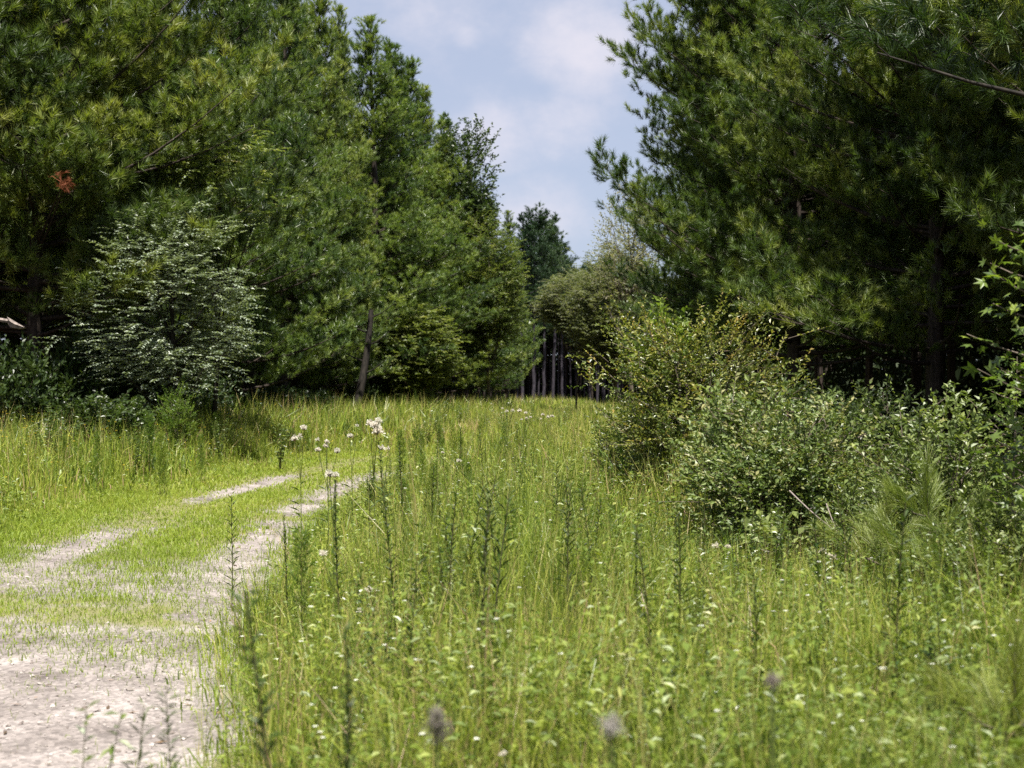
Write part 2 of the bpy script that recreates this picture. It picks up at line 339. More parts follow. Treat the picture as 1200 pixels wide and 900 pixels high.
def pine(name, H, hb, RR, seed, needle_mat, nn=46, ln=.2, w=.013, step=.52, nb=4.6, tw=.36, low=.9, top_up=1.0, r0=None, curve=False, barkm=None, shoots=1.0, pw=.62):
    """trunk mesh (with limbs) and crown mesh of a long-needled pine"""
    rg = np.random.default_rng(seed)
    tr = MB(); cr = MB()
    r0 = r0 or H * .0095
    zs = np.linspace(-.15, H, 16)
    wob = np.cumsum(rg.normal(size=(16, 2)) * .04, 0) * (H / 18); wob -= wob[0]
    ax = np.concatenate([wob, zs[:, None]], 1)
    rad = r0 * np.clip(1 - zs / H, 0, 1) ** .75 + .012; rad[0] *= 1.35
    tr.tube(ax, rad, 8)
    z = hb
    PS, DS, TS = [], [], []
    gap = rg.random(8)
    while z < H - .25:
        t = (z - hb) / (H - hb)
        prof = (1 - t) ** pw * (low + (1 - low) * sstep(0, .22, t))
        for k in range(int(round(nb + rg.normal() * .8)) if t < .93 else 3):
            az = rg.random() * 2 * np.pi
            Lb = RR * prof * (.72 + .4 * rg.random()) * (.75 + .5 * gap[int(az / 6.2832 * 8) % 8]) + .25
            if rg.random() < .08: Lb *= .45
            el = -.12 + .22 * rg.normal() * .5 + (.3 + .75 * top_up * t ** 1.3)
            zz = z + rg.normal() * .12
            s = np.linspace(0, 1, 7)
            hdir = np.array([math.cos(az), math.sin(az), 0])
            bend = rg.normal() * .18
            side = np.array([-hdir[1], hdir[0], 0])
            curve_up = .18 + .25 * rg.random()
            pts = (np.array([np.interp(zz, zs, ax[:, 0]), np.interp(zz, zs, ax[:, 1]), zz])
                   + s[:, None] * Lb * (hdir * math.cos(el)) + np.outer(s ** 2 * Lb * bend, side)
                   + np.outer(s * Lb * math.sin(el) + (s ** 2.2) * Lb * curve_up - .1 * Lb * s * (1 - t), [0, 0, 1]))
            tr.tube(pts[:-1], np.linspace(.05 * (Lb / RR) * (r0 / .18) + .012, .008, 6), 4)
            # side twigs with shoots
            q = .17
            bt = .45 + .17 * rg.normal()
            while q < 1.0:
                p = np.array([np.interp(q, s, pts[:, c]) for c in range(3)])
                dd = norm(np.array([np.interp(min(q + .1, 1), s, pts[:, c]) - np.interp(q - .1, s, pts[:, c]) for c in range(3)]))
                for sg in (1, -1):
                    if rg.random() < .16: continue
                    lt = Lb * tw * (1.05 - q * .72) * (.6 + .7 * rg.random()) + .12
                    td = norm(dd * .75 + sg * side * (.75 + .3 * rg.random()) + np.array([0, 0, .12 + .22 * rg.random()]))
                    m = max(2, int(round((1.5 + lt / .24) * shoots)))
                    uu = .62 + .38 * rg.random(m) ** .6; uu[::4] = .3 + .5 * rg.random(len(uu[::4]))
                    pp = p + np.outer(uu * lt, td); pp[:, 2] += .15 * lt * uu ** 2
                    off = rg.normal(size=(m, 3)) * np.array([.13, .13, .08]); pp += off
                    d2 = norm(td * .55 + off * 3. + rg.normal(size=(m, 3)) * .2 + np.array([0, 0, .4 + .5 * t]))
                    PS.append(pp); DS.append(d2); TS.append(np.clip(bt + .17 * rg.normal() + .1 * rg.normal(size=m), .02, .98))
                    if rg.random() < .5:
                        tr.tube(np.stack([p, p + td * lt * .5, pp[-1]]), [.009, .006, .004], 3)
                q += .33 / max(Lb, .8) * (.8 + .4 * rg.random()) + .015
            PS.append(pts[-1:]); DS.append(norm(pts[-1:] - pts[-3:-2])); TS.append(np.array([bt + .1]))
        z += step * (.75 + .5 * rg.random())
    # leader candles
    PS.append(ax[-1:] + np.array([[0, 0, -.1]])); DS.append(np.array([[0, 0, 1.]])); TS.append(np.array([.4]))
    P = np.concatenate(PS); D = np.concatenate(DS); T = np.concatenate(TS)
    needles(cr, P, D, nn, ln, w, tint=T, droop=.06, rg=rg, curve=curve)
    print(name, 'shoots', len(P))
    return tr.mesh(name + '_trunk', barkm or M['bark'], True), cr.mesh(name + '_crown', needle_mat)

def shrub(name, W, D_, H, seed, mat, nt=600, lp=12, ln=.06, wd=.03, z0=.05, shell=.55, lobes=7, trunk=None, stems=16, layered=0., up=.5, tl=.3, tint0=.45, tvar=.16, top_tint=.0, barkm=None, gapf=.35, lobe=(.2, .4, .68)):
    """leafy crown inside an uneven lobed volume, on stems; or on a trunk (height given) for a small tree"""
    rg = np.random.default_rng(seed)
    st = MB(); cr = MB()
    zc = z0 + (H - z0) * .5; hz = (H - z0) * .5
    lob = norm(rg.normal(size=(lobes, 3))); lob[:, 2] = np.abs(lob[:, 2]) * rg.choice([1, 1, -.6], lobes); la = lobe[0] + lobe[1] * rg.random(lobes)
    # twig bases
    k = int(nt * 1.9)
    d = norm(rg.normal(size=(k, 3)))
    rr = (shell + (1 - shell) * rg.random(k) ** .6)
    rr = np.where(rg.random(k) < .25, rg.random(k) ** .5 * .8, rr)
    mod = lobe[2] + (la[None] * np.exp(-((1 - d @ lob.T) / .16))).max(1) + .1 * rg.normal(size=k)
    p = d * (rr * mod)[:, None]
    if not trunk: p[:, 2] = np.where(p[:, 2] < 0, p[:, 2] * 1.1, p[:, 2])
    # thin out by a lumpy mask so that hollows show
    h = np.sin(p[:, 0] * 5.1 + seed) * np.sin(p[:, 1] * 4.7 + seed * 2) + np.sin(p[:, 2] * 6.3 + seed * 3) * np.sin(p[:, 0] * 3.1 + p[:, 1] * 2.)
    keep = (h > -1.2 + gapf * 1.6 * rg.random(k)) & (p[:, 2] > -1.05)
    p = p[keep][:nt]; d = d[keep][:nt]
    P = p * np.array([W * .5, D_ * .5, hz]) + np.array([0, 0, zc]); P[:, 2] = np.maximum(P[:, 2], .06)
    n = len(P)
    out = d * np.array([1, 1, .4]); 
    td = norm(out + rg.normal(size=(n, 3)) * .5 + np.array([0, 0, up]))
    if layered:
        td[:, 2] *= (1 - layered); td[:, 2] -= .12 * layered; td = norm(td)
    TL = tl * (.6 + .8 * rg.random(n))
    tt = tint0 + tvar * rg.normal(size=n) + top_tint * (p[:, 2])
    s = (np.arange(lp) + .5) / lp
    B = P[:, None] + td[:, None] * (TL[:, None, None] * s[None, :, None])
    if layered: B[..., 2] -= (.25 * layered * TL[:, None] * s[None] ** 2)
    B = B.reshape(-1, 3); DD = np.repeat(td, lp, 0); K = len(B)
    sg = np.tile(np.where(np.arange(lp) % 2, 1., -1.), n)[:, None]
    ref = np.array([0, 0, 1.]); sd = norm(np.cross(DD, ref) + 1e-4)
    if layered:
        ld = norm(DD * .6 + sg * sd + rg.normal(size=(K, 3)) * .18); ld[:, 2] -= .1
        nn = norm(np.array([0, 0, 1.]) + rg.normal(size=(K, 3)) * .22)
    else:
        ld = norm(DD * .7 + sg * sd * .8 + rg.normal(size=(K, 3)) * .5 + np.array([0, 0, .1]))
        nn = norm(np.array([0, 0, .8]) + ld * .2 + rg.normal(size=(K, 3)) * .5)
    sz = .65 + .7 * rg.random(K)
    leaves(cr, B, ld, nn, ln * sz, wd * sz, np.repeat(tt, lp) + .1 * rg.normal(size=K), rg)
    bm_ = barkm or M['twig']
    if trunk:
        hh = H * .8; zs = np.linspace(-.1, hh, 9); wob = np.cumsum(rg.normal(size=(9, 2)) * .03 * H / 5, 0)
        ax = np.concatenate([wob - wob[0], zs[:, None]], 1)
        st.tube(ax, trunk * np.clip(1 - zs / (hh * 1.08), .06, 1) ** .8, 7)
        for i in rg.choice(n, min(stems, n), replace=False):
            zz = max(z0 * .6, P[i, 2] * (.45 + .3 * rg.random()))
            zz = min(zz, hh * .95)
            a = np.array([np.interp(zz, zs, ax[:, 0]), np.interp(zz, zs, ax[:, 1]), zz]); m = (a + P[i]) / 2 + np.array([0, 0, -.06 * H * rg.random()])
            q = np.linspace(0, 1, 6)[:, None]
            st.tube((1 - q) ** 2 * a + 2 * q * (1 - q) * m + q * q * P[i], np.linspace(trunk * .35, .008, 6), 5)
    else:
        for i in rg.choice(n, min(stems, n), replace=False):
            a = np.array([rg.normal() * W * .06, rg.normal() * D_ * .06, -.05]); m = np.array([P[i, 0] * .35, P[i, 1] * .35, P[i, 2] * .65])
            q = np.linspace(0, 1, 6)[:, None]
            st.tube((1 - q) ** 2 * a + 2 * q * (1 - q) * m + q * q * P[i], np.linspace(.011 + .006 * H, .004, 6), 4)
    for i in range(0, n, 3):
        st.tube(np.stack([P[i] - td[i] * .1, P[i] + td[i] * TL[i] * .9]), [.004 + .0006 * H, .002], 3)
    return st.mesh(name + '_stems', bm_, True), cr.mesh(name + '_leaves', mat)

def at(x, d): return (x - 600.) / F * d
def top(y, d): return CAMZ + (HZ - y) / F * d          # height of photo row y at distance d

# ------------------------------------------------------------------ pines
LP = [pine('left_pine_a', 20, 2.0, 3.5, 11, M['needle'], nn=40, ln=.2, w=.02, pw=.85, top_up=1.45),
      pine('left_pine_b', 20, 2.8, 3.2, 12, M['needle'], nn=40, ln=.2, w=.02, pw=.85, top_up=1.45),
      pine('left_pine_c', 20, 1.5, 3.7, 13, M['needle'], nn=40, ln=.2, w=.02, pw=.85, top_up=1.45)]
NEARL = pine('near_left_pine', 18, 2.4, 4.9, 14, M['needle_right'], nn=56, ln=.23, w=.017, tw=.38)
RP = [pine('right_pine_a', 19, 2.7, 4.6, 21, M['needle_right'], nn=76, ln=.175, w=.0115, step=.48, tw=.4, top_up=.75, pw=.52),
      pine('right_pine_b', 18, 2.9, 4.3, 22, M['needle_right'], nn=76, ln=.175, w=.0115, step=.48, tw=.4, top_up=.75, pw=.52)]
NEARR = pine('near_right_pine', 17, 3.3, 5.0, 25, M['needle_right'], nn=70, ln=.22, w=.008, pw=1.15, step=.5, tw=.4, top_up=.7, curve=True, barkm=M['bark_shade'])
FP = [pine('far_pine_a', 20, 10.5, 2.5, 31, M['needle_far'], nn=20, ln=.28, w=.045, step=.7, nb=4, barkm=M['bark_far_shade'], r0=.14),
      pine('far_pine_b', 20, 9.5, 2.7, 32, M['needle_far'], nn=20, ln=.28, w=.045, step=.7, nb=4, barkm=M['bark_far_shade'], r0=.14)]

def place_pine(meshes, x, y, H, H0, label, group, rz=None, wide=1., extra=()):
    s = H / H0
    return thing('pine_tree', label, 'pine tree', (x, y, float(zg(x, y))), rng.random() * 6.28 if rz is None else rz, (s * wide, s * wide, s), group,
                 (('trunk', meshes[0]), ('crown', meshes[1])) + tuple(extra))

ordn = ['first', 'second', 'third', 'fourth', 'fifth', 'sixth', 'seventh', 'eighth', 'ninth', 'tenth', 'eleventh', 'twelfth', 'thirteenth', 'fourteenth', 'fifteenth', 'sixteenth', 'seventeenth', 'eighteenth', 'nineteenth', 'twentieth']
GL = 'pines walling the left side of the trail'
p0 = place_pine(NEARL, -12.4, 37, 21, 18, 'nearest left-hand pine, yellow-green boughs filling the upper left corner, one rust-red sprig', GL, 1.0)
left_row = [  # y, x, height, words
    (44, -13.2, 21, 'dark pine just behind the nearest left-hand pine, hidden low down by the silvery tree'),
    (47.5, -10.8, 21.5, 'tall pine rising straight behind the silvery layered tree on the left'),
    (52.5, -10.0, 21.8, 'full green pine just right of the silvery layered tree, third back from it'),
    (58, -9.9, 22, 'broad pine with soft green boughs, mid left wall, before the black leaning trunk'),
    (64.5, -9.6, 22, 'tall pine beside the black leaning trunk, its boughs hanging low to the weeds'),
    (73, -8.9, 22.6, 'tall pine whose top meets the sky at the upper frame edge, left wall'),
    (81, -7.4, 22.6, 'pine of the left wall with a row of upright candles against the sky'),
    (90, -5.9, 22.4, 'pine of the left wall next beyond the one with upright candles on the skyline'),
    (100, -4.1, 20.6, 'pine on the left skyline directly behind the ragged broadleaf top'),
    (110, -2.3, 19.0, 'shorter pine on the left skyline just past the ragged broadleaf top'),
    (120, -1.1, 17.8, 'pine on the left skyline standing behind the yellow-green broadleaf tree'),
    (68.5, -9.9, 22, 'pine squeezed close behind the black leaning trunk, its top out of view'),
    (77, -8.5, 22.3, 'highest pointed pine on the left skyline, next to the frame top'),
    (85.5, -6.6, 22.4, 'slim pine between the upright-candled pine and the ragged broadleaf top'),
    (95, -5.0, 21.8, 'pine wedged on the left skyline just above the ragged broadleaf top'),
    (131, .2, 18.2, 'pine on the left skyline just right of the yellow-green broadleaf tree'),
]
for i, (y, x, H, lab) in enumerate(left_row):
    place_pine(LP[i % 3], x - .7, y, H, 20, lab, GL, wide=(.93 if y < 80 else 1.25 if y < 115 else 1.) + .1 * rng.random())
# second row: fills the skyline between the front trees
for i, (y, x, H, lab) in enumerate([
    (39, -15, 21, 'back-row pine behind the nearest left-hand pines at the frame edge'),
    (53, -14.2, 22, 'back-row pine standing between two front pines left of the black leaning trunk'),
    (69, -13, 22.5, 'back-row pine behind the black leaning trunk, crown above the front boughs'),
    (78, -11.6, 22.6, 'back-row pine whose dark top shows behind the upright candles'),
    (86, -9.9, 22.6, 'back-row pine filling the skyline gap beyond the upright candles'),
    (96, -8.2, 20.6, 'back-row pine showing through the gap left of the ragged broadleaf top'),
    (106, -6.3, 19, 'back-row pine low on the skyline behind the ragged broadleaf top')]):
    place_pine(LP[(i + 1) % 3], x, y, H, 20, lab, GL)
# bluish far pines on the skyline at the bend
for x_, d, y_, lab in [(612, 150, 262, 'leftmost of the small bluish pines on the skyline where the trail bends'),
                       (625, 160, 250, 'tallest of the small bluish pines on the skyline where the trail bends'),
                       (637, 172, 268, 'small bluish pine in the middle of the skyline dip, rounded top'),
                       (648, 184, 262, 'small bluish pine with a thin spire near the lowest point of the skyline'),
                       (659, 196, 290, 'lowest bluish pine, last before the open sky gap')]:
    X = at(x_, d); place_pine(FP[int(x_) % 2], X, d, top(y_, d), 20, lab, 'bluish pines at the far bend', wide=1.25)
# slender trunks of the far stand
for i in range(38):
    x = -3.8 + i * .56 + rng.normal() * .25; y = 203 + rng.random() * 9
    place_pine(FP[i % 2], x, y, 19 + rng.random() * 1.5, 20, 'slender pine trunk shaded grey-violet in the dark stand closing the far end of the trail', 'slender pines of the far stand', wide=.95)

GR = 'pines walling the right side of the meadow'
for i, (y, x, H, v, lab) in enumerate([
    (21.0, 9.8, 18, 1, 'dark pine at the right frame edge, behind the star-leaved sapling'),
    (27.5, 8.1, 18, 0, 'pine with a dark bare lower trunk between the star-leaved sapling and the rounded bushes'),
    (34.5, 6.8, 19, 0, 'big pine leaning its ragged boughs over the open sky, right of the gap'),
    (42.5, 7.3, 19, 1, 'pine just behind the ragged-boughed pine, right of the sky gap'),
    (50, 8.5, 18, 0, 'pine deeper in the right wall, seen past the yellow-green bush'),
    (24.5, 11.5, 18, 1, 'back-row pine in shade at right, behind the bare lower trunk'),
    (31, 11.3, 19, 0, 'back-row pine in deep shade behind the rounded bushes'),
    (38.5, 11.5, 19, 1, 'back-row pine in shade behind the ragged-boughed pine'),
    (60, 9.3, 17, 1, 'far right-wall pine peeking out beside the pale sparse tree'),
    (72, 10.6, 16, 0, 'farthest pine of the right wall, behind the pale sparse tree')]):
    place_pine(RP[v], x, y, H, (19, 18)[v], lab, GR, rz=.9 + 1.7 * i)
place_pine(NEARR, 8.0, 12.8, 17, 17, 'nearest right-hand pine, trunk out of view, long sharp needles hanging in the upper right corner', GR, rz=2.0)

# leaning trunk, shade of the pines painted into its near-black bark
mb = MB()
q = np.linspace(0, 1, 10)[:, None]
d = 67.
a = np.array([at(412, d), d, zg(at(412, d), d) - .2]); b = np.array([at(432, d), d + 1, top(362, d)])
mb.tube(a + (b - a) * q + np.array([[.15 * math.sin(3 * k), 0, 0] for k in q[:, 0]]), np.linspace(.23, .12, 10), 8)
for k in range(5):
    s0 = a + (b - a) * (.45 + .12 * k); e = s0 + np.array([1.2 * (-1) ** k, -.3, .7]); mb.tube(np.stack([s0, (s0 + e) / 2 + [0, 0, -.1], e]), [.05, .03, .015], 5)
tag(obj('dead_tree', mb.mesh('leaning_trunk', M['bark_shade'], True)), 'black bare leaning trunk in the shadow of the left wall of pines', 'dead tree')

# ------------------------------------------------------------------ deep stands (read as one mass)
def stand(name, spots, label, mat, seed):
    rg = np.random.default_rng(seed)
    mb = MB()
    for (x, y, H, hb, rr) in spots:
        z0 = float(zg(x, y))
        mb.tube(np.array([[x, y, z0 - .2], [x + rg.normal() * .1, y, z0 + H * .5], [x + rg.normal() * .2, y, z0 + H]]), [.16, .12, .03], 5, .5, 1)
        k = 420
        t = rg.random(k) ** 1.2; r_ = rr * (1 - t) ** .6 * np.sqrt(rg.random(k)) + .1; a = rg.random(k) * 6.283
        P = np.stack([x + r_ * np.cos(a), y + r_ * np.sin(a), z0 + hb + (H - hb) * t], -1)
        Dn = norm(np.stack([np.cos(a), np.sin(a), .4 + t], -1) + rg.normal(size=(k, 3)) * .3)
        needles(mb, P, Dn, 10, .55, .19, spread=(.4, 1.2), shoot=.3, tint=np.clip(.3 + .15 * rg.normal(size=k), 0, 1), rg=rg)
    tag(obj(name, mb.mesh(name, [mat, M['bark']])), label, 'woods', kind='stuff')

sp = []
for r_ in range(6):
    for y in np.arange(22 if r_ > 1 else 30, 215, 5.2):
        x = xl(y) - 8 - 4.6 * r_ + rng.normal() * .8
        sp.append((x, y + rng.normal(), 19 + rng.random() * 3 if y < 105 else 17 + rng.random() * 1.5, 4.5 + rng.random() * 2.5, 3.1))
stand('pine_woods', sp, 'dark mass of pines standing behind the left wall of trees', M['needle'], 5)
sp = []
for r_ in range(6):
    for y in np.arange(6, 120, 5.4):
        x = xr(y) + 7.5 + 4.6 * r_ + rng.normal() * .8
        sp.append((x, y + rng.normal(), 16 + rng.random() * 2, 4 + rng.random() * 2, 3.1))
stand('pine_woods', sp, 'dark mass of pines standing behind the right wall of trees', M['needle_right'], 6)
sp = []
for r_ in range(9):
    for x in np.arange(-22, 60, 3.1):
        sp.append((x + rng.normal() * .7, 216 + 5.0 * r_ + rng.normal(), 18.5 + rng.random() * 1.5, 9.5, 2.7))
stand('pine_woods', sp, 'dark mass of pines behind the slender trunks at the far end', M['needle_far'], 8)

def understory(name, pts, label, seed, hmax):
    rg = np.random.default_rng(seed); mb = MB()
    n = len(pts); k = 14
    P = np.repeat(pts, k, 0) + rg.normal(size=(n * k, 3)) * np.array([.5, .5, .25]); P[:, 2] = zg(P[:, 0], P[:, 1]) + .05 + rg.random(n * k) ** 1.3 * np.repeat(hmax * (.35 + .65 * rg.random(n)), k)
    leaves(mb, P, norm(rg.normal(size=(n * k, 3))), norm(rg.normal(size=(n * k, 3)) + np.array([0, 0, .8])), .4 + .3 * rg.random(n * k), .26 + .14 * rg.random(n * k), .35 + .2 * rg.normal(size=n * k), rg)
    tag(obj(name, mb.mesh(name, M['leaf_under_shade'])), label, 'undergrowth', kind='stuff')
u = []
for i in range(3600):
    y = 24 + 190 * rng.random(); u.append((xl(y) - 9 - 20 * rng.random() ** .8, y, 0))
for i in range(2200):
    y = 24 + 190 * rng.random(); u.append((xl(y) - 27 - 6 * rng.random(), y, 1))
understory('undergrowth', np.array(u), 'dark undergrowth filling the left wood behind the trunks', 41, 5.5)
u = []
for i in range(3000):
    y = 8 + 110 * rng.random(); u.append((xr(y) + 10 + 18 * rng.random(), y, 0))
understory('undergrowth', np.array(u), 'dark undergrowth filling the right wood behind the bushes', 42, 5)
u = [(-25 + 90 * rng.random(), 238 + 30 * rng.random(), 0) for i in range(10000)]
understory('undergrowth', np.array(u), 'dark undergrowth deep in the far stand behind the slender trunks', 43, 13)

# ------------------------------------------------------------------ broadleaf trees
def leafy(name, part_mesh, label, cat, x, y, rz=0., sc=1., group=None, stem='stem', crown='foliage', extra=()):
    return thing(name, label, cat, (x, y, float(zg(x, y))), rz, sc, group, ((stem, part_mesh[0]), (crown, part_mesh[1])) + tuple(extra))

d = 35.5
ms = shrub('silvery', 4.2, 3.8, 6.7, 51, M['leaf_sheen'], nt=1500, lp=13, ln=.095, wd=.05, z0=.5, layered=.55, trunk=.09, stems=30, tl=.62, tint0=.6, lobes=11, gapf=.75, barkm=M['bark_shade'])
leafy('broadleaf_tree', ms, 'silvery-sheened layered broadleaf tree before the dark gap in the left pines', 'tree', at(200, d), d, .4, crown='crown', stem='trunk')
d = 39.5
ms = shrub('upper_left_broadleaf', 3.8, 3.4, 9.8, 52, M['leaf_gloss'], nt=650, lp=13, ln=.12, wd=.06, z0=4.6, layered=.6, trunk=.08, stems=24, tl=.6, tint0=.6, gapf=.7, barkm=M['bark_shade'])
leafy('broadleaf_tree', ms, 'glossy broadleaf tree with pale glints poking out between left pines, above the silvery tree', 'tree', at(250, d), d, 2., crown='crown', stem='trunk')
d = 98
ms = shrub('ragged', 5.0, 5.0, 19.6, 53, M['leaf_dark'], nt=1500, lp=10, ln=.22, wd=.13, z0=9, trunk=.18, stems=40, tl=.8, tint0=.5, lobes=12, gapf=.8)
leafy('broadleaf_tree', ms, 'dark broadleaf tree with a ragged open top on the left skyline', 'tree', at(542, d), d, 0, crown='crown', stem='trunk')
d = 96
ms = shrub('yellowgreen', 5.2, 5.0, 13.4, 54, M['leaf_olive'], nt=1900, lp=11, ln=.19, wd=.1, z0=2.6, layered=.3, trunk=.14, stems=40, tl=.9, tint0=.6, lobes=16, gapf=.7)
leafy('broadleaf_tree', ms, 'yellow-green broadleaf tree standing out in front of the far left pines', 'tree', at(572, d), d, 1., crown='crown', stem='trunk')
d = 78
ms2 = shrub('midleft', 4.2, 4.2, 6.5, 55, M['leaf_olive'], nt=1300, lp=11, ln=.2, wd=.11, z0=.6, layered=.5, trunk=.1, stems=30, tl=.7, tint0=.42, lobes=9)
leafy('broadleaf_tree', ms2, 'low olive broadleaf tree under the left pines, right of the black leaning trunk', 'tree', at(490, d), d, 1.6, crown='crown', stem='trunk')
d = 118
ms = shrub('midgrove', 8.4, 6.5, 12.0, 56, M['leaf_grey'], nt=1900, lp=11, ln=.2, wd=.11, z0=6.4, layered=.6, trunk=.1, stems=50, tl=.9, tint0=.5, lobes=12, gapf=.6)
leafy('broadleaf_tree', ms, 'pale green broadleaf tree spreading over the far trunks, left of the greyish tree', 'tree', at(676, d), d, 0, crown='crown', stem='trunk')
d = 112
ms = shrub('greyish', 8.6, 7.5, 13.6, 57, M['leaf_grey'], nt=3000, lp=11, ln=.24, wd=.13, z0=1.6, layered=.2, trunk=.18, stems=50, tl=.9, tint0=.5, lobes=12)
leafy('broadleaf_tree', ms, 'greyish-green broadleaf tree between the far trunks and the yellow-green bush', 'tree', at(722, d), d, .7, crown='crown', stem='trunk')
d = 84
ms = shrub('sparse', 4.2, 4.2, 14.8, 58, M['leaf_grey'], nt=1100, lp=8, ln=.15, wd=.08, z0=4, trunk=.14, stems=60, tl=.8, tint0=.75, lobes=10, gapf=.9)
leafy('broadleaf_tree', ms, 'pale sparse tree with sky showing through, beside the right pine boughs', 'tree', at(742, d), d, .3, crown='crown', stem='trunk')
d = 70
ms = shrub('rightdark', 4, 4, 8.0, 59, M['leaf_dark'], nt=1100, lp=10, ln=.17, wd=.09, z0=.5, trunk=.1, stems=24, tl=.6, tint0=.6, lobes=9)
leafy('broadleaf_tree', ms, 'dark green broadleaf tree rising behind the top of the yellow-green bush', 'tree', at(775, d), d, .3, crown='crown', stem='trunk')

# ------------------------------------------------------------------ bushes on the right
d = 17.4
ms = shrub('yellow_bush', 2.2, 1.9, 2.75, 61, M['leaf_yellow'], nt=1700, lp=13, ln=.05, wd=.025, z0=.1, tl=.34, tint0=.56, tvar=.2, top_tint=.14, lobes=13, gapf=.9, lobe=(.15, .7, .58))
leafy('bush', ms, 'big yellow-green bush with rusty tips before the dark right-hand pines', 'bush', at(812, d), d + .4, .5)
d = 18.4
ms = shrub('tall_sprig', .8, .8, 3.05, 62, M['leaf_gum'], nt=150, lp=10, ln=.085, wd=.055, z0=.6, tl=.3, tint0=.75, trunk=.025, stems=10, lobes=4)
leafy('sapling', ms, 'bright green sapling sticking up above the left of the yellow-green bush', 'sapling', at(781, d), d, 0)
d = 19.5
ms = shrub('left_yellow', 1.3, 1.3, 1.6, 63, M['leaf_yellow'], nt=430, lp=12, ln=.055, wd=.028, z0=.08, tl=.3, tint0=.42, lobes=6)
leafy('bush', ms, 'low yellow-green bush at the left foot of the big yellow-green bush', 'bush', at(742, d), d, .2)
d = 13.6
ms = shrub('round_bush', 1.85, 1.6, 1.5, 64, M['leaf_gloss'], nt=1350, lp=12, ln=.055, wd=.029, z0=.06, tl=.28, tint0=.7, tvar=.22, lobes=15, gapf=1.0, stems=26, lobe=(.15, .85, .55))
leafy('bush', ms, 'big rounded glossy bush with whitish glints in the middle right of the meadow', 'bush', at(915, d), d + .4, .0)
d = 14.2
ms = shrub('upright_bush', .85, .85, 1.78, 65, M['leaf_gloss'], nt=280, lp=12, ln=.08, wd=.04, z0=.3, tl=.3, tint0=.8, lobes=6, gapf=.7)
leafy('bush', ms, 'upright large-leaved bush topping the rounded glossy bush, leaves shining white', 'bush', at(884, d), d + .9, .0)
d = 12.7
ms = shrub('blue_plant', .52, .5, .6, 66, M['leaf_gloss'], nt=45, lp=6, ln=.085, wd=.055, z0=.12, tl=.2, tint0=.45, lobes=4, stems=8)
leafy('shrub', ms, 'small low plant with broad pale shiny leaves at the foot of the rounded bush', 'shrub', at(905, d), d - .2, .0)
d = 13.4
ms = shrub('small_right', .85, .8, .85, 67, M['leaf_gloss'], nt=260, lp=12, ln=.05, wd=.027, z0=.06, tl=.24, tint0=.5, lobes=6, gapf=.8)
leafy('bush', ms, 'low dark glossy bush at the right end of the rounded bush, partly in shade', 'bush', at(1012, d), d, .3)
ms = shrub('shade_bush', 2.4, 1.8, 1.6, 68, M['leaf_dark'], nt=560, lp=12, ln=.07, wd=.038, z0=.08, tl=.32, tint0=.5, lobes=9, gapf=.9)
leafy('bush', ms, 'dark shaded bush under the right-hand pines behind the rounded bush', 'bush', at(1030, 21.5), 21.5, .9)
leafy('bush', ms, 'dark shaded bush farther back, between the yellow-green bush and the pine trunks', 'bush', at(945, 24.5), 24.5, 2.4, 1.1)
d = 10.6
ms = shrub('edge_bush', 1.3, 1.3, 1.55, 69, M['leaf_gloss'], nt=700, lp=12, ln=.055, wd=.03, z0=.06, tl=.28, tint0=.5, lobes=10, gapf=.9)
leafy('bush', ms, 'thick glossy bush at the right edge, below the star-leaved sapling', 'bush', at(1168, d), d + 1.2, .3)
leafy('bush', ms, 'glossy bush half lit between the pine seedling and the dark trunks', 'bush', at(1105, 15.2), 15.2, 1.9, (.9, .9, .7))
leafy('bush', ms, 'bushy growth low at the right edge, behind the pine seedling', 'bush', at(1205, 9.0), 9.3, 4.1, .6)

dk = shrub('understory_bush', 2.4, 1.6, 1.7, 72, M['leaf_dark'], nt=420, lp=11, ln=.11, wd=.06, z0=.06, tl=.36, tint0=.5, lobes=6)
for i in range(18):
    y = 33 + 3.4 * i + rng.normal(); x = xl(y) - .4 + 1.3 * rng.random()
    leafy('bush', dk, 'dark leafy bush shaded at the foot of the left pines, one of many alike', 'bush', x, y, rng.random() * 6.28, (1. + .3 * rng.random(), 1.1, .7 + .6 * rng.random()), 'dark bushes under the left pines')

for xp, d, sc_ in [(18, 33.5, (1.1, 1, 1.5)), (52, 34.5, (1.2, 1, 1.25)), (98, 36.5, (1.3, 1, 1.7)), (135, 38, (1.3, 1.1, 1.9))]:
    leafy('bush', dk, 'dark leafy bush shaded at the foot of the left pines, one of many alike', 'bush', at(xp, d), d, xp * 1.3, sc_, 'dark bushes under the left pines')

# star-leaved sapling (five-lobed leaves)
def star_leaves(mb, P, D, Nn, size, tint, rg):
    K = len(P); D = norm(D); S_ = norm(np.cross(D, Nn)); U = np.cross(S_, D)
    ang = np.array([0, 24, 52, 76, 112, 140, 180, 220, 248, 284, 308, 336]); rad = np.array([1, .42, .92, .38, .72, .3, .22, .3, .72, .38, .92, .42])
    ca = np.cos(np.radians(ang)) * rad; sa = np.sin(np.radians(ang)) * rad
    c = P + D * (size * .25)[:, None]
    ring = c[:, None] + D[:, None] * (ca[None, :, None] * size[:, None, None]) + S_[:, None] * (sa[None, :, None] * size[:, None, None]) - U[:, None] * ((rad[None, :, None] ** 2) * size[:, None, None] * .18)
    V = np.concatenate([c[:, None], ring], 1)
    f = np.array([[0, i + 1, (i + 1) % 12 + 1] for i in range(12)])
    mb.add(V, f[None] + 13 * np.arange(K)[:, None, None], np.repeat(np.clip(tint, 0, 1), 13))
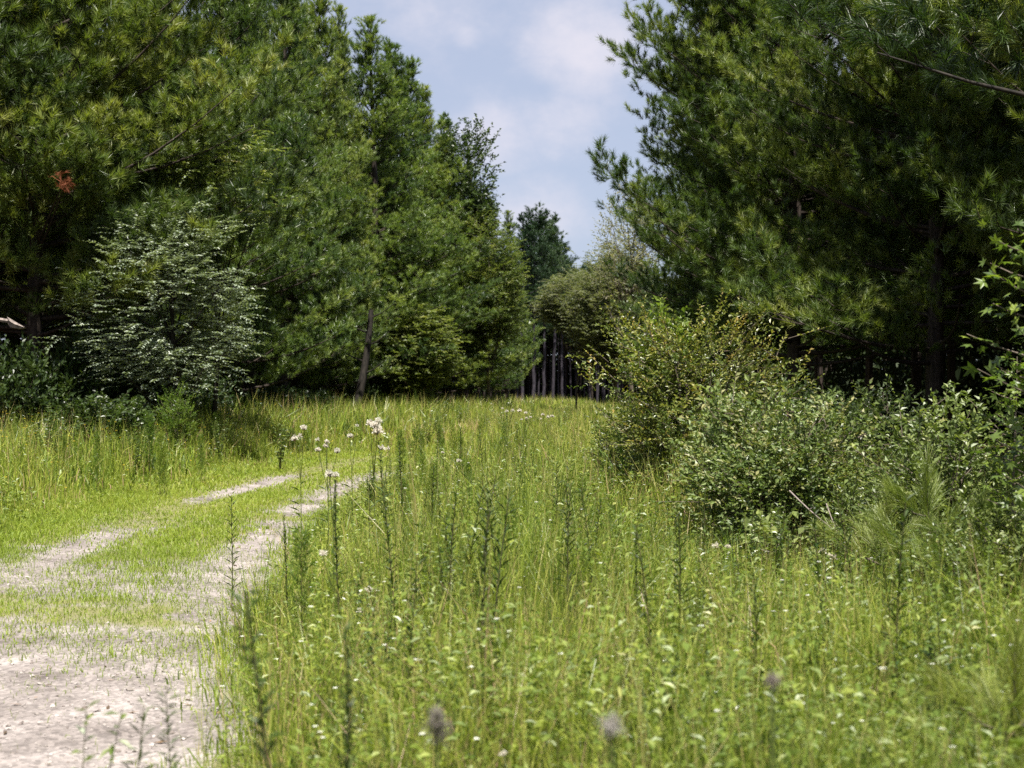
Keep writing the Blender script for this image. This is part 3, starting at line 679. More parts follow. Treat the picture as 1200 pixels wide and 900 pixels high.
def gum(seed, H, W):
    rg = np.random.default_rng(seed); st = MB(); cr = MB()
    zs = np.linspace(-.1, H, 9); ax = np.stack([.05 * np.sin(zs * 2), .03 * np.cos(zs * 3), zs], -1); st.tube(ax, np.linspace(.022, .005, 9), 6)
    PS, DS = [], []
    for i in range(46):
        z = .35 + (H - .4) * (i + .5) / 46; a = i * 2.4 + rg.normal() * .3; L_ = W * (1 - .65 * z / H) * (.6 + .6 * rg.random())
        hd = np.array([math.cos(a), math.sin(a), .35]); b = np.array([np.interp(z, zs, ax[:, 0]), np.interp(z, zs, ax[:, 1]), z])
        st.tube(np.stack([b, b + hd * L_ * .5, b + hd * L_ + [0, 0, .02]]), [.007, .005, .003], 4)
        for q in np.linspace(.25, 1, 9): PS.append(b + hd * L_ * q + rg.normal(size=3) * .03); DS.append(hd + rg.normal(size=3) * .9 + np.array([0, 0, -.25]))
    P = np.array(PS); D = np.array(DS); K = len(P)
    star_leaves(cr, P, D, norm(np.array([0, -.25, .9]) + rg.normal(size=(K, 3)) * .4), (.042 + .04 * rg.random(K)), .6 + .25 * rg.normal(size=K), rg)
    return st.mesh('gum_stems', M['twig'], True), cr.mesh('gum_leaves', M['leaf_gum'])
gm = gum(71, 2.75, .66)
leafy('sapling', gm, 'star-leaved sapling at the right edge, bright leaves against the dark wood', 'sapling', 3.42, 9.2, .2, stem='trunk')
leafy('sapling', gm, 'lower star-leaved sapling behind the glossy bush at the right edge', 'sapling', at(1188, 11.2), 11.2, 2.2, .72, stem='trunk')

# fallen pale sticks in the rounded bush
def stick(name, label, A, B, r, sag=.03, mat='dead', cat='dead branch'):
    mb = MB(); q = np.linspace(0, 1, 7)[:, None]; A = np.array(A); B = np.array(B)
    pts = A + (B - A) * q + np.concatenate([np.zeros((7, 2)), -sag * np.sin(q * np.pi)], 1); mb.tube(pts, np.linspace(r, r * .4, 7), 5)
    for k in (2, 4):
        mb.tube(np.stack([pts[k], pts[k] + (B - A) * .12 + [0, 0, .08]]), [r * .5, r * .2], 4)
    tag(obj(name, mb.mesh(name, M[mat], True)), label, cat)
d = 12.75
stick('dead_branch', 'long pale fallen branch slanting down across the front of the rounded bush', (at(925, d), d, top(575, d)), (at(995, d - .5), d - .5, top(632, d - .5)), .008, mat='dead_grey')
stick('dead_branch', 'short pale stick crossing the long fallen branch at the rounded bush', (at(968, d), d, top(590, d)), (at(990, d - .3), d - .3, top(640, d - .3)), .006, mat='dead_grey')
stick('dead_branch', 'thin pale stick lying level in the grass left of the rounded bush foot', (at(872, d), d - .6, top(641, d - .6)), (at(905, d), d - .6, top(644, d - .6)), .006, mat='dead_grey')
# pale torn wood at the left edge
d = 33.
mb = MB(); X0 = at(8, d); Z0 = top(371, d)
w_ = np.array([[0, 0, 0], [.06, -.03, -.1], [.18, -.05, -.17], [.42, -.02, -.25], [.3, .02, -.28], [.06, .03, -.24], [-.03, .05, -.12]])
v = np.concatenate([w_, w_ + np.array([.0, .07, -.015])]); n7 = 7
f = [[0, i, i + 1] for i in range(1, 6)] + [[7, i + 8, i + 7] for i in range(1, 6)] + [[i, (i + 1) % 7, (i + 1) % 7 + 7] for i in range(7)] + [[i, (i + 1) % 7 + 7, i + 7] for i in range(7)]
mb.add(v * 1.0 + np.array([X0, d, Z0]), f)
mb.tube(np.array([[X0 + .02, d + .04, Z0 - .1], [X0 - .5, d + .1, Z0 - .02], [X0 - 1.4, d + .6, Z0 + .15]]), [.05, .05, .06], 6)
tag(obj('dead_branch', mb.mesh('torn_wood', M['dead_grey'])), 'pale wedge-shaped torn end of wood by the dark trunk at the far left', 'dead branch')
# rust-red sprig on the nearest left pine (a part of it)
rs = MB(); k = 16
Pw = np.stack([at(75, 32.) + rng.normal(size=k) * .13, 32. + rng.normal(size=k) * .12, top(214, 32.) + rng.normal(size=k) * .1], -1)
Rz = p0.rotation_euler[2]; sc = np.array(p0.scale); lc = np.array(p0.location)
Q = Pw - lc; Q = np.stack([Q[:, 0] * math.cos(-Rz) - Q[:, 1] * math.sin(-Rz), Q[:, 0] * math.sin(-Rz) + Q[:, 1] * math.cos(-Rz), Q[:, 2]], -1) / sc
rs.tube(Q[np.argsort(Q[:, 0])], .006, 3)
needles(rs, Q, norm(rng.normal(size=(k, 3)) + [0, 0, -.3]), 26, .1, .01)
o = obj('dead_sprig', rs.mesh('dead_sprig', M['needle_red']), p0); o['label'] = 'rust-red dead needles'

# ------------------------------------------------------------------ pine seedlings (soft long needles)
def seedling(seed, H, W):
    rg = np.random.default_rng(seed); st = MB(); cr = MB()
    st.tube(np.array([[0, 0, -.05], [.01, 0, H * .5], [0, .01, H]]), [.014, .01, .005], 6)
    P, D = [np.array([0, 0, H * .78])], [np.array([0, 0, 1.])]
    for z in np.linspace(.15, .97, 8): P.append(np.array([0, 0, H * z])); D.append(np.array([0, 0, 1.]))
    for i in range(9):
        a = i * 2.4 + rg.normal() * .3; z = H * (.22 + .5 * rg.random()); L_ = W * (1.1 - .8 * z / H) * (.7 + .5 * rg.random())
        e = np.array([math.cos(a) * L_, math.sin(a) * L_, z + L_ * .55]); st.tube(np.stack([[0, 0, z], (np.array([0, 0, z]) + e) / 2 + [0, 0, -.03], e]), [.007, .005, .003], 4)
        for q in (.5, .75, 1.): P.append(np.array([0, 0, z]) * (1 - q) + e * q); D.append(norm(e - np.array([0, 0, z]) + np.array([0, 0, .1])))
    needles(cr, np.array(P), np.array(D), 85, .2, .0026, spread=(.25, .8), shoot=.16, tint=np.full(len(P), .72), droop=.05, rg=rg, curve=True)
    return st.mesh('seedling_stem', M['twig'], True), cr.mesh('seedling_needles', M['needle_right'])
sd = seedling(81, .98, .42); sd2 = seedling(82, .9, .5)
leafy('pine_seedling', sd, 'soft-needled pine seedling with an upright shoot before the glossy right-hand bushes', 'pine seedling', at(1086, 10.4), 10.4, 0, 1.12, crown='needles')
leafy('pine_seedling', sd2, 'bright spreading pine seedling left of the upright-shooted seedling', 'pine seedling', at(1040, 10.8), 10.8, 1, .95, crown='needles')
leafy('pine_seedling', sd2, 'dark pine seedling in shade at the right edge beside the upright-shooted seedling', 'pine seedling', at(1150, 9.4), 9.4, 2.2, 1.0, crown='needles')
leafy('pine_seedling', sd, 'blurred pine seedling very near in the bottom right corner', 'pine seedling', at(1190, 4.6), 4.6, 2., .85, crown='needles')
ms = shrub('cone_shrub', .95, .9, 1.9, 83, M['fennel'], nt=420, lp=12, ln=.06, wd=.022, z0=.05, tl=.3, up=1.0, tint0=.55, lobes=4)
leafy('shrub', ms, 'bright green cone-shaped shrub at the foot of the silvery layered tree', 'shrub', at(207, 34), 34, 1.2, .85)

# ------------------------------------------------------------------ the meadow (stuff)
def blades(mb, x, y, h, w, tint, bend=.45, rg=rng):
    n = len(x); p = np.stack([x, y, zg(x, y) - .01], -1)
    a = rg.random(n) * 2 * np.pi; la = rg.random(n) * 2 * np.pi
    sd = np.stack([np.cos(a), np.sin(a), np.zeros(n)], -1) * (w * .5)[:, None]
    ln = np.stack([np.cos(la), np.sin(la), np.zeros(n)], -1); b = (bend * (.25 + 1.7 * rg.random(n) ** 1.8))
    m = p + ln * (h * b * .32)[:, None]; m[:, 2] += h * .58
    t = p + ln * (h * b)[:, None]; t[:, 2] += h * (1 - .28 * b)
    V = np.stack([p - sd, p + sd, m + sd * .85, m - sd * .85, t], 1)
    f = np.array([[0, 1, 2], [0, 2, 3], [3, 2, 4]])
    mb.add(V, f[None] + 5 * np.arange(n)[:, None, None], np.repeat(np.clip(tint, 0, 1), 5))

def scatter(d0, d1, dens, margin=1.8):
    """random ground points in the view cone between two distances"""
    n = int(dens * (d1 - d0) * (.40 * (d0 + d1) + 2 * margin))
    u = rng.random(n); y = np.sqrt(d0 * d0 + u * (d1 * d1 - d0 * d0)); x = (rng.random(n) * 2 - 1) * (.40 * y + margin)
    return x, y

mead = MB(); turf = MB(); forb = MB(); bloomY = MB(); bloomW = MB()
for (d0, d1, dens, w) in [(2.3, 6, 2100, .0042), (6, 12, 1500, .005), (12, 22, 640, .008), (22, 45, 250, .014), (45, 100, 80, .03), (100, 200, 22, .06)]:
    x, y = scatter(d0, d1, dens)
    t = x - xc(y)
    lim = (x > xl(y) - 2.5) & (x < xr(y) + .8 + (y < 12) * 1.5)
    right = sstep(1.0, 2.3, t - .75 * sstep(17, 25, y) * sstep(38, 34, y) + (1.3 - .6 * sstep(15, 22, y)) * (fnoise(x, y, .9, 51) - .5)); left = sstep(-1.9, -5.0, t + 1.0 * (fnoise(x, y, 1.6, 52) - .5))
    k = lim & (rng.random(len(x)) < np.maximum(right, left) * 1.3 + .02 * 0)
    # far trail is lost in the grass
    k |= lim & (y > 40) & (rng.random(len(x)) < sstep(38, 48, y))
    x, y, t = x[k], y[k], t[k]; right = right[k]; left = left[k]
    hm = .82 * (.12 + 1.32 * fnoise(x, y, 1.3, 53)) * np.where(t > 0, .35 + .65 * right, .0) + np.where(t <= 0, (.1 + .8 * left) * (.5 + .75 * fnoise(x, y, 2.3, 54)), 0)
    hm = np.where(y > 40, np.maximum(hm, .55 * sstep(38, 50, y)), hm)
    hm *= 1 + .3 * sstep(30, 60, y)
    hm *= 1 - .45 * sstep(.9, 1.9, x) * sstep(8.5, 10.5, y) * sstep(17, 14, y)
    h = hm * (.3 + 1.05 * rng.random(len(x)) ** 1.4)
    patch = fnoise(x, y, 3.2, 55); straw = fnoise(x, y, 1.2, 56)
    tint = .24 + .5 * (patch - .4) + .18 * rng.normal(size=len(x)) + .45 * (rng.random(len(x)) < .07 + .35 * sstep(.55, .75, straw))
    tint = tint + .14 * (t < 0) * sstep(-5, -2.4, t)
    s1 = fnoise(x, y, .8, 70) + .12 * rng.normal(size=len(x)); s2 = fnoise(x, y, 1.5, 71) + .1 * rng.normal(size=len(x))
    coarse = s1 > .6; brown = (s2 > .68) & ~coarse; fine = s1 < .42
    h = np.where(coarse, h * .85, np.where(fine, h * 1.12, h)); tint = np.where(coarse, .2 + .12 * rng.normal(size=len(x)), np.where(brown, tint + .42, np.where(fine, tint + .06, tint)))
    wv = w * np.where(coarse, 2.1, np.where(fine, .7, 1.)) * (.6 + .8 * rng.random(len(x)))
    k2 = ~coarse | (rng.random(len(x)) < .5)
    blades(mead, x[k2 & coarse], y[k2 & coarse], h[k2 & coarse], wv[k2 & coarse], tint[k2 & coarse], bend=.8)
    blades(mead, x[~coarse], y[~coarse], h[~coarse], wv[~coarse], tint[~coarse])
    # fine upright seed stalks standing over the blades
    q = rng.random(len(x)) < .08
    blades(mead, x[q], y[q], hm[q] * (1.1 + .6 * rng.random(q.sum())), np.full(q.sum(), w * .6), np.where(rng.random(q.sum()) < .45, .03, .66 + .3 * rng.random(q.sum())), bend=.2)
    # broad-leaved forbs
    q = (rng.random(len(x)) < (.07 if d0 < 22 else .05)) & (np.abs(t) > 1.4)
    xs, ys, hs = x[q], y[q], np.minimum(hm[q] * (.8 + .4 * rng.random(q.sum())), .9)
    lp = 9 if d0 < 22 else 6; K = len(xs)
    pn = fnoise(xs, ys, .9, 57); keep = pn > .4; xs, ys, hs = xs[keep], ys[keep], hs[keep]; K = len(xs)
    zz = (np.arange(lp) + .6) / lp
    P = np.stack([np.repeat(xs, lp) + rng.normal(size=K * lp) * .02, np.repeat(ys, lp) + rng.normal(size=K * lp) * .02, np.repeat(zg(xs, ys), lp) + (hs[:, None] * (.25 + .8 * zz[None])).ravel()], -1)
    a = (np.arange(K * lp) * 2.4) + rng.random(K * lp); Dv = np.stack([np.cos(a), np.sin(a), .35 + .3 * rng.normal(size=K * lp)], -1)
    sz = (.022 + .036 * rng.random(K * lp)) * (1 if d0 < 12 else 1.4)
    leaves(forb, P, Dv, norm(np.array([0, 0, 1.]) + rng.normal(size=(K * lp, 3)) * .35), sz, sz * (.32 + .25 * rng.random(K * lp)), np.repeat(.35 + .5 * fnoise(xs, ys, 1.5, 58) - .1, lp) + .13 * rng.normal(size=K * lp))
    # little yellow blooms on the left verge, white flecks in the meadow
    for (B, cond, pr, szb) in ((bloomY, (t < -2.2) & (y > 12) & (y < 48), .004, .022), (bloomW, (t > 1.3) & (y < 40), .0022, .014)):
        q = cond & (rng.random(len(x)) < pr * (1 if d0 < 20 else 2.2)); K = q.sum()
        if K:
            P = np.stack([x[q], y[q], zg(x[q], y[q]) + hm[q] * (.85 + .35 * rng.random(K))], -1)
            for s_ in range(4):
                a = s_ * 1.57 + rng.random(K); leaves(B, P, np.stack([np.cos(a), np.sin(a), np.full(K, .25)], -1), np.tile([0, -.2, 1.], (K, 1)), szb, szb * .7, rng.random(K))
tag(obj('meadow_grass', mead.mesh('meadow_grass', M['grass'])), 'tall wild grass filling the meadow on both sides of the trail', 'grass', kind='stuff')
tag(obj('meadow_forbs', forb.mesh('meadow_forbs', M['forb'])), 'small leafy herbs mixed through the meadow grass', 'herbs', kind='stuff')
tag(obj('yellow_wildflowers', bloomY.mesh('yellow_wildflowers', M['yellow_bloom'])), 'tiny yellow flowers dotting the left verge', 'wildflowers', kind='stuff')
tag(obj('white_wildflowers', bloomW.mesh('white_wildflowers', M['white_bloom'])), 'tiny white flowers flecking the meadow', 'wildflowers', kind='stuff')
# short turf on the trail
for (d0, d1, dens, w) in [(4, 9, 900, .004), (9, 16, 1300, .006), (16, 26, 620, .010), (26, 46, 240, .018)]:
    x, y = scatter(d0, d1, dens, .6); t = x - xc(y)
    b = bare(x, y)
    k = (t > -6.0) & (t < 2.6) & (rng.random(len(x)) < np.clip(1 - 1.0 * b, 0, 1) ** 1.15 * (.5 + .5 * sstep(.25, .5, fnoise(x, y, .8, 61) + .2)) + .015 + .09 * (y > 9.5))
    x, y, t, b = x[k], y[k], t[k], b[k]
    h = (.035 + .05 * fnoise(x, y, .7, 62) + .07 * sstep(1.0, 1.9, np.abs(t + .2)) + .05 * np.exp(-(t / .5) ** 2) * (y > 12)) * (.6 + .8 * rng.random(len(x)))
    blades(turf, x, y, h, w * (.6 + .8 * rng.random(len(x))), .42 + .4 * (fnoise(x, y, 1.4, 63) - .4) + .14 * rng.normal(size=len(x)) + .1 * sstep(14, 28, y), bend=.9)
tag(obj('short_grass', turf.mesh('short_grass', M['short_grass'])), 'short bright grass growing over the trail between the bare ruts', 'grass', kind='stuff')

# ------------------------------------------------------------------ weeds and flowers as individuals
def weed_mesh(seed, H, lean, nl=70, ll=.1, lw=.012, mat='weed', r=.0055, upl=.9, tip=True, stemt=.3):
    rg = np.random.default_rng(seed); st = MB(); lf = MB()
    zs = np.linspace(-.03, 1, 8); ax = np.stack([lean * H * np.maximum(zs, 0) ** 1.7, .05 * H * np.sin(zs * 2 + seed) * np.maximum(zs, 0), zs * H], -1)
    st.tube(ax, np.linspace(r, r * .35, 8), 5, stemt)
    u = .12 + .88 * (np.arange(nl) + rg.random(nl)) / nl
    P = np.stack([np.interp(u, zs, ax[:, c]) for c in range(3)], -1); a = np.arange(nl) * 2.4 + rg.normal(size=nl) * .4
    D = np.stack([np.cos(a), np.sin(a), upl + .5 * rg.normal(size=nl)], -1)
    leaves(lf, P, D, norm(np.stack([-np.cos(a) * .6, -np.sin(a) * .6, np.ones(nl)], -1)), ll * (1.15 - .6 * u) * (.7 + .6 * rg.random(nl)), lw * (.7 + .6 * rg.random(nl)), .45 + .2 * rg.normal(size=nl), rg)
    return st.mesh('weed_stem', M['stem_dark'], True), lf.mesh('weed_leaves', M[mat])
def plume_mesh(seed, H):
    rg = np.random.default_rng(seed); st = MB(); lf = MB()
    st.tube(np.array([[0, 0, -.03], [.02, .01, H * .5], [0, .03, H]]), [.006, .004, .002], 5, .6)
    for i in range(46):
        u = .15 + .85 * i / 46; a = i * 2.4; L_ = .12 * H * (1.05 - u) + .04; b = np.array([.02 * math.sin(u * 3), .02 * u, H * u]); e = b + np.array([math.cos(a) * L_ * .7, math.sin(a) * L_ * .7, L_ * .9])
        n = 16; q = rg.random(n)[:, None]; P = b * (1 - q) + e * q; leaves(lf, P, norm(e - b) + rg.normal(size=(n, 3)) * .6, norm(rg.normal(size=(n, 3))), .05 + .03 * rg.random(n), .004, .5 + .2 * rg.normal(size=n), rg)
    return st.mesh('plume_stem', M['stem_dark'], True), lf.mesh('plume_leaves', M['fennel'])
def clump_mesh(seed, H, n=26, w=.02, fan=.5):
    rg = np.random.default_rng(seed); lf = MB()
    for i in range(n):
        a = rg.random() * 6.28; h = H * (.6 + .45 * rg.random()); b = fan * (.25 + rg.random()); ww = w * (.6 + .6 * rg.random())
        s = np.linspace(0, 1, 7); hd = np.array([math.cos(a), math.sin(a), 0]); sd = np.array([-hd[1], hd[0], 0])
        c = np.outer(s ** 1.8 * h * b, hd) + np.outer(h * (s - .35 * b * s ** 3), [0, 0, 1]) + hd * .03
        wv = ww * np.sin(np.pi * np.clip(.18 + .82 * s, 0, 1)) + .001
        V = np.stack([c - sd * wv[:, None] * .5, c + [0, 0, -.15 * ww], c + sd * wv[:, None] * .5], 1).reshape(-1, 3)
        f = []
        for k in range(6):
            for m in range(2):
                A = k * 3 + m; f += [[A, A + 1, A + 4], [A, A + 4, A + 3]]
        lf.add(V, f, np.clip(.45 + .2 * rg.normal(), 0, 1))
    return lf.mesh('grass_clump', M['clump'])
def herb_mesh(seed, H, W, n=9, ln=.07, wd=.03, mat='herb', tint=.55):
    rg = np.random.default_rng(seed); st = MB(); lf = MB()
    for i in range(n):
        a = rg.random() * 6.28; o_ = W * .5 * math.sqrt(rg.random()); h = H * (.6 + .45 * rg.random()); e = np.array([math.cos(a) * o_, math.sin(a) * o_, h])
        q = np.linspace(0, 1, 5)[:, None]; pts = np.array([0, 0, -.03]) * (1 - q) + e * q + np.array([[0, 0, 1.]]) * (q * (1 - q) * .3 * h)
        st.tube(pts, np.linspace(.004, .0018, 5), 4, .5)
        m = int(h / .035); u = .2 + .8 * (np.arange(m) + rg.random(m)) / m
        P = np.stack([np.interp(u, q[:, 0], pts[:, c]) for c in range(3)], -1); b = np.arange(m) * 2.4 + rg.random(m)
        leaves(lf, P, np.stack([np.cos(b), np.sin(b), .4 + .3 * rg.normal(size=m)], -1), norm(np.array([0, -.1, 1.]) + rg.normal(size=(m, 3)) * .35), ln * (1.2 - .6 * u) * (.7 + .6 * rg.random(m)), wd * (1.2 - .6 * u), tint + .2 * rg.normal(size=m), rg)
    return st.mesh('herb_stem', M['stem_dark'], True), lf.mesh('herb_leaves', M[mat])

WD = [weed_mesh(101, 1., .06), weed_mesh(102, 1., -.08, nl=80, ll=.07), weed_mesh(103, 1., .12, nl=46, ll=.11, lw=.012), weed_mesh(104, 1., -.03, nl=90, ll=.05, upl=1.6)]
PL = [plume_mesh(111, 1.), plume_mesh(112, 1.)]
CL = [clump_mesh(121, 1.), clump_mesh(122, 1., n=18, w=.026, fan=.35), clump_mesh(123, 1., n=34, w=.016, fan=.6)]
HB = [herb_mesh(131, 1., .5), herb_mesh(132, 1., .36, n=7, ln=.085, wd=.03), herb_mesh(133, 1., .7, n=12, ln=.06, wd=.03, tint=.65)]

def put(kind, name, cat, label, xpx, d, ytop, v=0, group=None, rz=None, xoff=0.):
    X = at(xpx, d); z = float(zg(X, d)); h = top(ytop, d) - z
    ms = kind[v]
    parts = (('leaf_tuft', ms),) if not isinstance(ms, tuple) else (('stem', ms[0]), ('foliage', ms[1]))
    rz = rng.random() * 6.28 if rz is None else rz
    if len(parts) == 1:
        o = obj(name, ms); o.location = (X, d, z); o.rotation_euler = (0, 0, rz); o.scale = (h,) * 3; tag(o, label, cat, group); return o
    return thing(name, label, cat, (X, d, z), rz, h, group, parts)

# hand-placed ones with a look of their own
put(WD, 'tall_weed', 'weed', 'blurred dark leaning stalk, nearest the camera between the gravel and the grass', 341, 3.3, 690, 1, rz=0.1)
put(WD, 'tall_weed', 'weed', 'tall thin dark stalk standing straight right of the far gravel rut', 402, 8.2, 566, 3)
put(WD, 'tall_weed', 'weed', 'blurred dark-green stalk near the bottom, right of the leaning stalk', 396, 3.4, 735, 3)
put(WD, 'tall_weed', 'weed', 'thin sprig with few leaves standing against the pale trail gravel', 272, 12, 578, 2)
put(WD, 'tall_weed', 'weed', 'thin weed at the right edge of the gravel with a dark tip', 338, 9.6, 605, 3)
put(PL, 'tall_weed', 'weed', 'feathery weed just right of the dark-tipped one at the gravel edge', 358, 8.0, 625, 0)
put(WD, 'tall_weed', 'weed', 'slim upright stalk in mid meadow, tallest left of the centre grass', 506, 11, 548, 3)
put(WD, 'tall_weed', 'weed', 'dark stalk in mid meadow beside the white-flecked herb patch', 676, 11.5, 575, 0)
put(WD, 'tall_weed', 'weed', 'curved dark stalk by the two white seed heads in the right meadow', 830, 10.5, 615, 2)
put(CL, 'grass_clump', 'grass clump', 'bright broad-bladed grass clump low in the middle foreground', 636, 5.6, 760, 1)
put(CL, 'grass_clump', 'grass clump', 'dark spiky grass clump beside the two white seed heads', 845, 11, 640, 1)
put(CL, 'grass_clump', 'grass clump', 'broad-bladed grass clump near the bottom right, left of the blurred seedling', 1112, 6.0, 805, 1)
put(CL, 'grass_clump', 'grass clump', 'arching grass clump left of the rounded glossy bush foot', 795, 13.2, 612, 0)
put(CL, 'grass_clump', 'grass clump', 'bright upright grass clump beside the low yellow-green bush', 735, 18.5, 478, 2)
put(CL, 'grass_clump', 'grass clump', 'arching grass clump just left of the broad-bladed foreground clump', 612, 5.9, 800, 0)
put(CL, 'grass_clump', 'grass clump', 'grass clump standing below the rounded bush in the right foreground', 990, 7.2, 775, 2)
put(HB, 'leafy_herb', 'herb', 'white-glinting leafy herb patch in the middle of the meadow', 640, 9.0, 635, 0)
put(HB, 'leafy_herb', 'herb', 'leafy herb right of the white-glinting patch, stems upright', 682, 9.2, 665, 1)
put(HB, 'leafy_herb', 'herb', 'tall leafy herb in the right meadow below the rounded bush', 968, 8.4, 655, 1)
put(HB, 'leafy_herb', 'herb', 'dense leafy herb next to the tall herb below the rounded bush', 1005, 8.8, 690, 0)
put(HB, 'leafy_herb', 'herb', 'pale leafy herb low in the foreground right of centre', 742, 6.6, 730, 2)
put(HB, 'leafy_herb', 'herb', 'low leafy herb among grass in the centre foreground', 560, 6.4, 745, 2)
put(HB, 'leafy_herb', 'herb', 'leafy herb at the bottom edge left of the near grey seed head', 664, 5.2, 815, 2)
put(HB, 'leafy_herb', 'herb', 'leafy herb beneath the pine seedling at right', 1085, 7.6, 745, 1)
put(HB, 'leafy_herb', 'herb', 'leafy herb at the right edge under the glossy bush', 1160, 7.8, 690, 2)
put(HB, 'leafy_herb', 'herb', 'sprawling leafy herb below the two white seed heads', 820, 8.4, 735, 2)
put(HB, 'leafy_herb', 'herb', 'leafy upright herb far in the meadow below the far seed heads', 612, 17.5, 508, 1)
put(HB, 'leafy_herb', 'herb', 'thin leafy weed at the bottom left standing over pale gravel', 85, 4.2, 812, 1)
put(WD, 'tall_weed', 'weed', 'small dark weed at the bottom left standing over gravel, right of the leafy one', 152, 4.3, 835, 2)
put(WD, 'tall_weed', 'weed', 'small thin weed with few leaves over gravel at the bottom, nearest the grass', 215, 4.6, 812, 0)
# left forest foot: bright shrubs
for xp, d, yt, lab in [(328, 33, 478, 'bright green bushy weed at the foot of the left pines, left of the seed heads'),
                       (258, 34, 490, 'bright bushy weed at the foot of the left pines below the silvery tree'),
                       (500, 46, 470, 'bright leafy weed by the left pines where the trail goes out of sight'),
                       (590, 60, 462, 'rounded bright weed before the far dark trunks, left one'),
                       (622, 64, 466, 'rounded bright weed before the far dark trunks, right one')]:
    X = at(xp, d); leafy('leafy_herb', HB[xp % 3], lab, 'herb', X, d, 0, top(yt, d) - float(zg(X, d)))
G1 = 'dark thin stalks scattered over the meadow'
for i in range(120):
    d = 6.0 + 19 * rng.random() ** 1.2; xp = 430 + 620 * rng.random(); X = at(xp, d)
    put(WD, 'tall_weed', 'weed', 'thin dark stalk rising above the meadow grass, one of many alike', xp, d, HZ + (CAMZ - .7 - .6 * rng.random() ** 1.3) * F / d, int(rng.integers(4)), G1)
G2 = 'feathery green weeds scattered over the meadow'
for i in range(40):
    if i < 22: d = 16 + 16 * rng.random(); xp = 465 + 140 * rng.random()
    elif i < 32: d = 24 + 12 * rng.random(); xp = 10 + 420 * rng.random()
    else: d = 7 + 10 * rng.random(); xp = 470 + 600 * rng.random()
    X = at(xp, d)
    if abs(X - xc(d)) < 1.8: continue
    put(PL, 'tall_weed', 'weed', 'feathery green upright weed standing in the grass, one of many alike', xp, d, HZ + (CAMZ - (.8 if i < 32 else .55) - .45 * rng.random()) * F / d, i % 2, G2)
G3 = 'small leafy herbs scattered over the meadow'
for i in range(120):
    d = 5.2 + 15 * rng.random() ** 1.3; xp = 400 + 760 * rng.random(); X = at(xp, d)
    if X - xc(d) < 1.9: continue
    put(HB, 'leafy_herb', 'herb', 'small pale-glinting leafy herb in the meadow, one of many alike', xp, d, HZ + (CAMZ - .42 - .6 * rng.random() ** 1.5) * F / d, int(rng.integers(3)), G3)

G5 = 'bright weeds along the foot of the left pines'
for i in range(26):
    d = 27 + 22 * rng.random(); X = xl(d) + .6 + 2.2 * rng.random(); z = float(zg(X, d))
    ms = (HB + PL)[i % 5]; h = .8 + .6 * rng.random()
    thing('leafy_herb' if i % 5 < 3 else 'tall_weed', 'bright weed growing along the foot of the left wall of pines, one of many alike', 'weed', (X, d, z), rng.random() * 6.28, (h * 1.3, h * 1.3, h), G5, (('stem', ms[0]), ('foliage', ms[1])))
G6 = 'bright weeds before the far trunks'
for i in range(14):
    d = 44 + 26 * rng.random(); X = at(500 + 215 * rng.random(), d); z = float(zg(X, d)); ms = HB[i % 3]; h = 1.0 + .5 * rng.random()
    thing('leafy_herb', 'bright bushy weed in the far meadow before the dark trunks, one of many alike', 'weed', (X, d, z), rng.random() * 6.28, (h * 1.5, h * 1.5, h), G6, (('stem', ms[0]), ('foliage', ms[1])))
G7 = 'broad-bladed grass clumps scattered over the meadow'
for i in range(34):
    d = 5.0 + 15 * rng.random() ** 1.2; xp = 400 + 720 * rng.random(); X = at(xp, d)
    if X - xc(d) < 1.9 or (X > 2.0 and 10 < d): continue
    put(CL, 'grass_clump', 'grass clump', 'broad-bladed green grass clump among the finer meadow grass, one of many alike', xp, d, HZ + (CAMZ - .4 - .35 * rng.random()) * F / d, int(rng.integers(3)), G7)
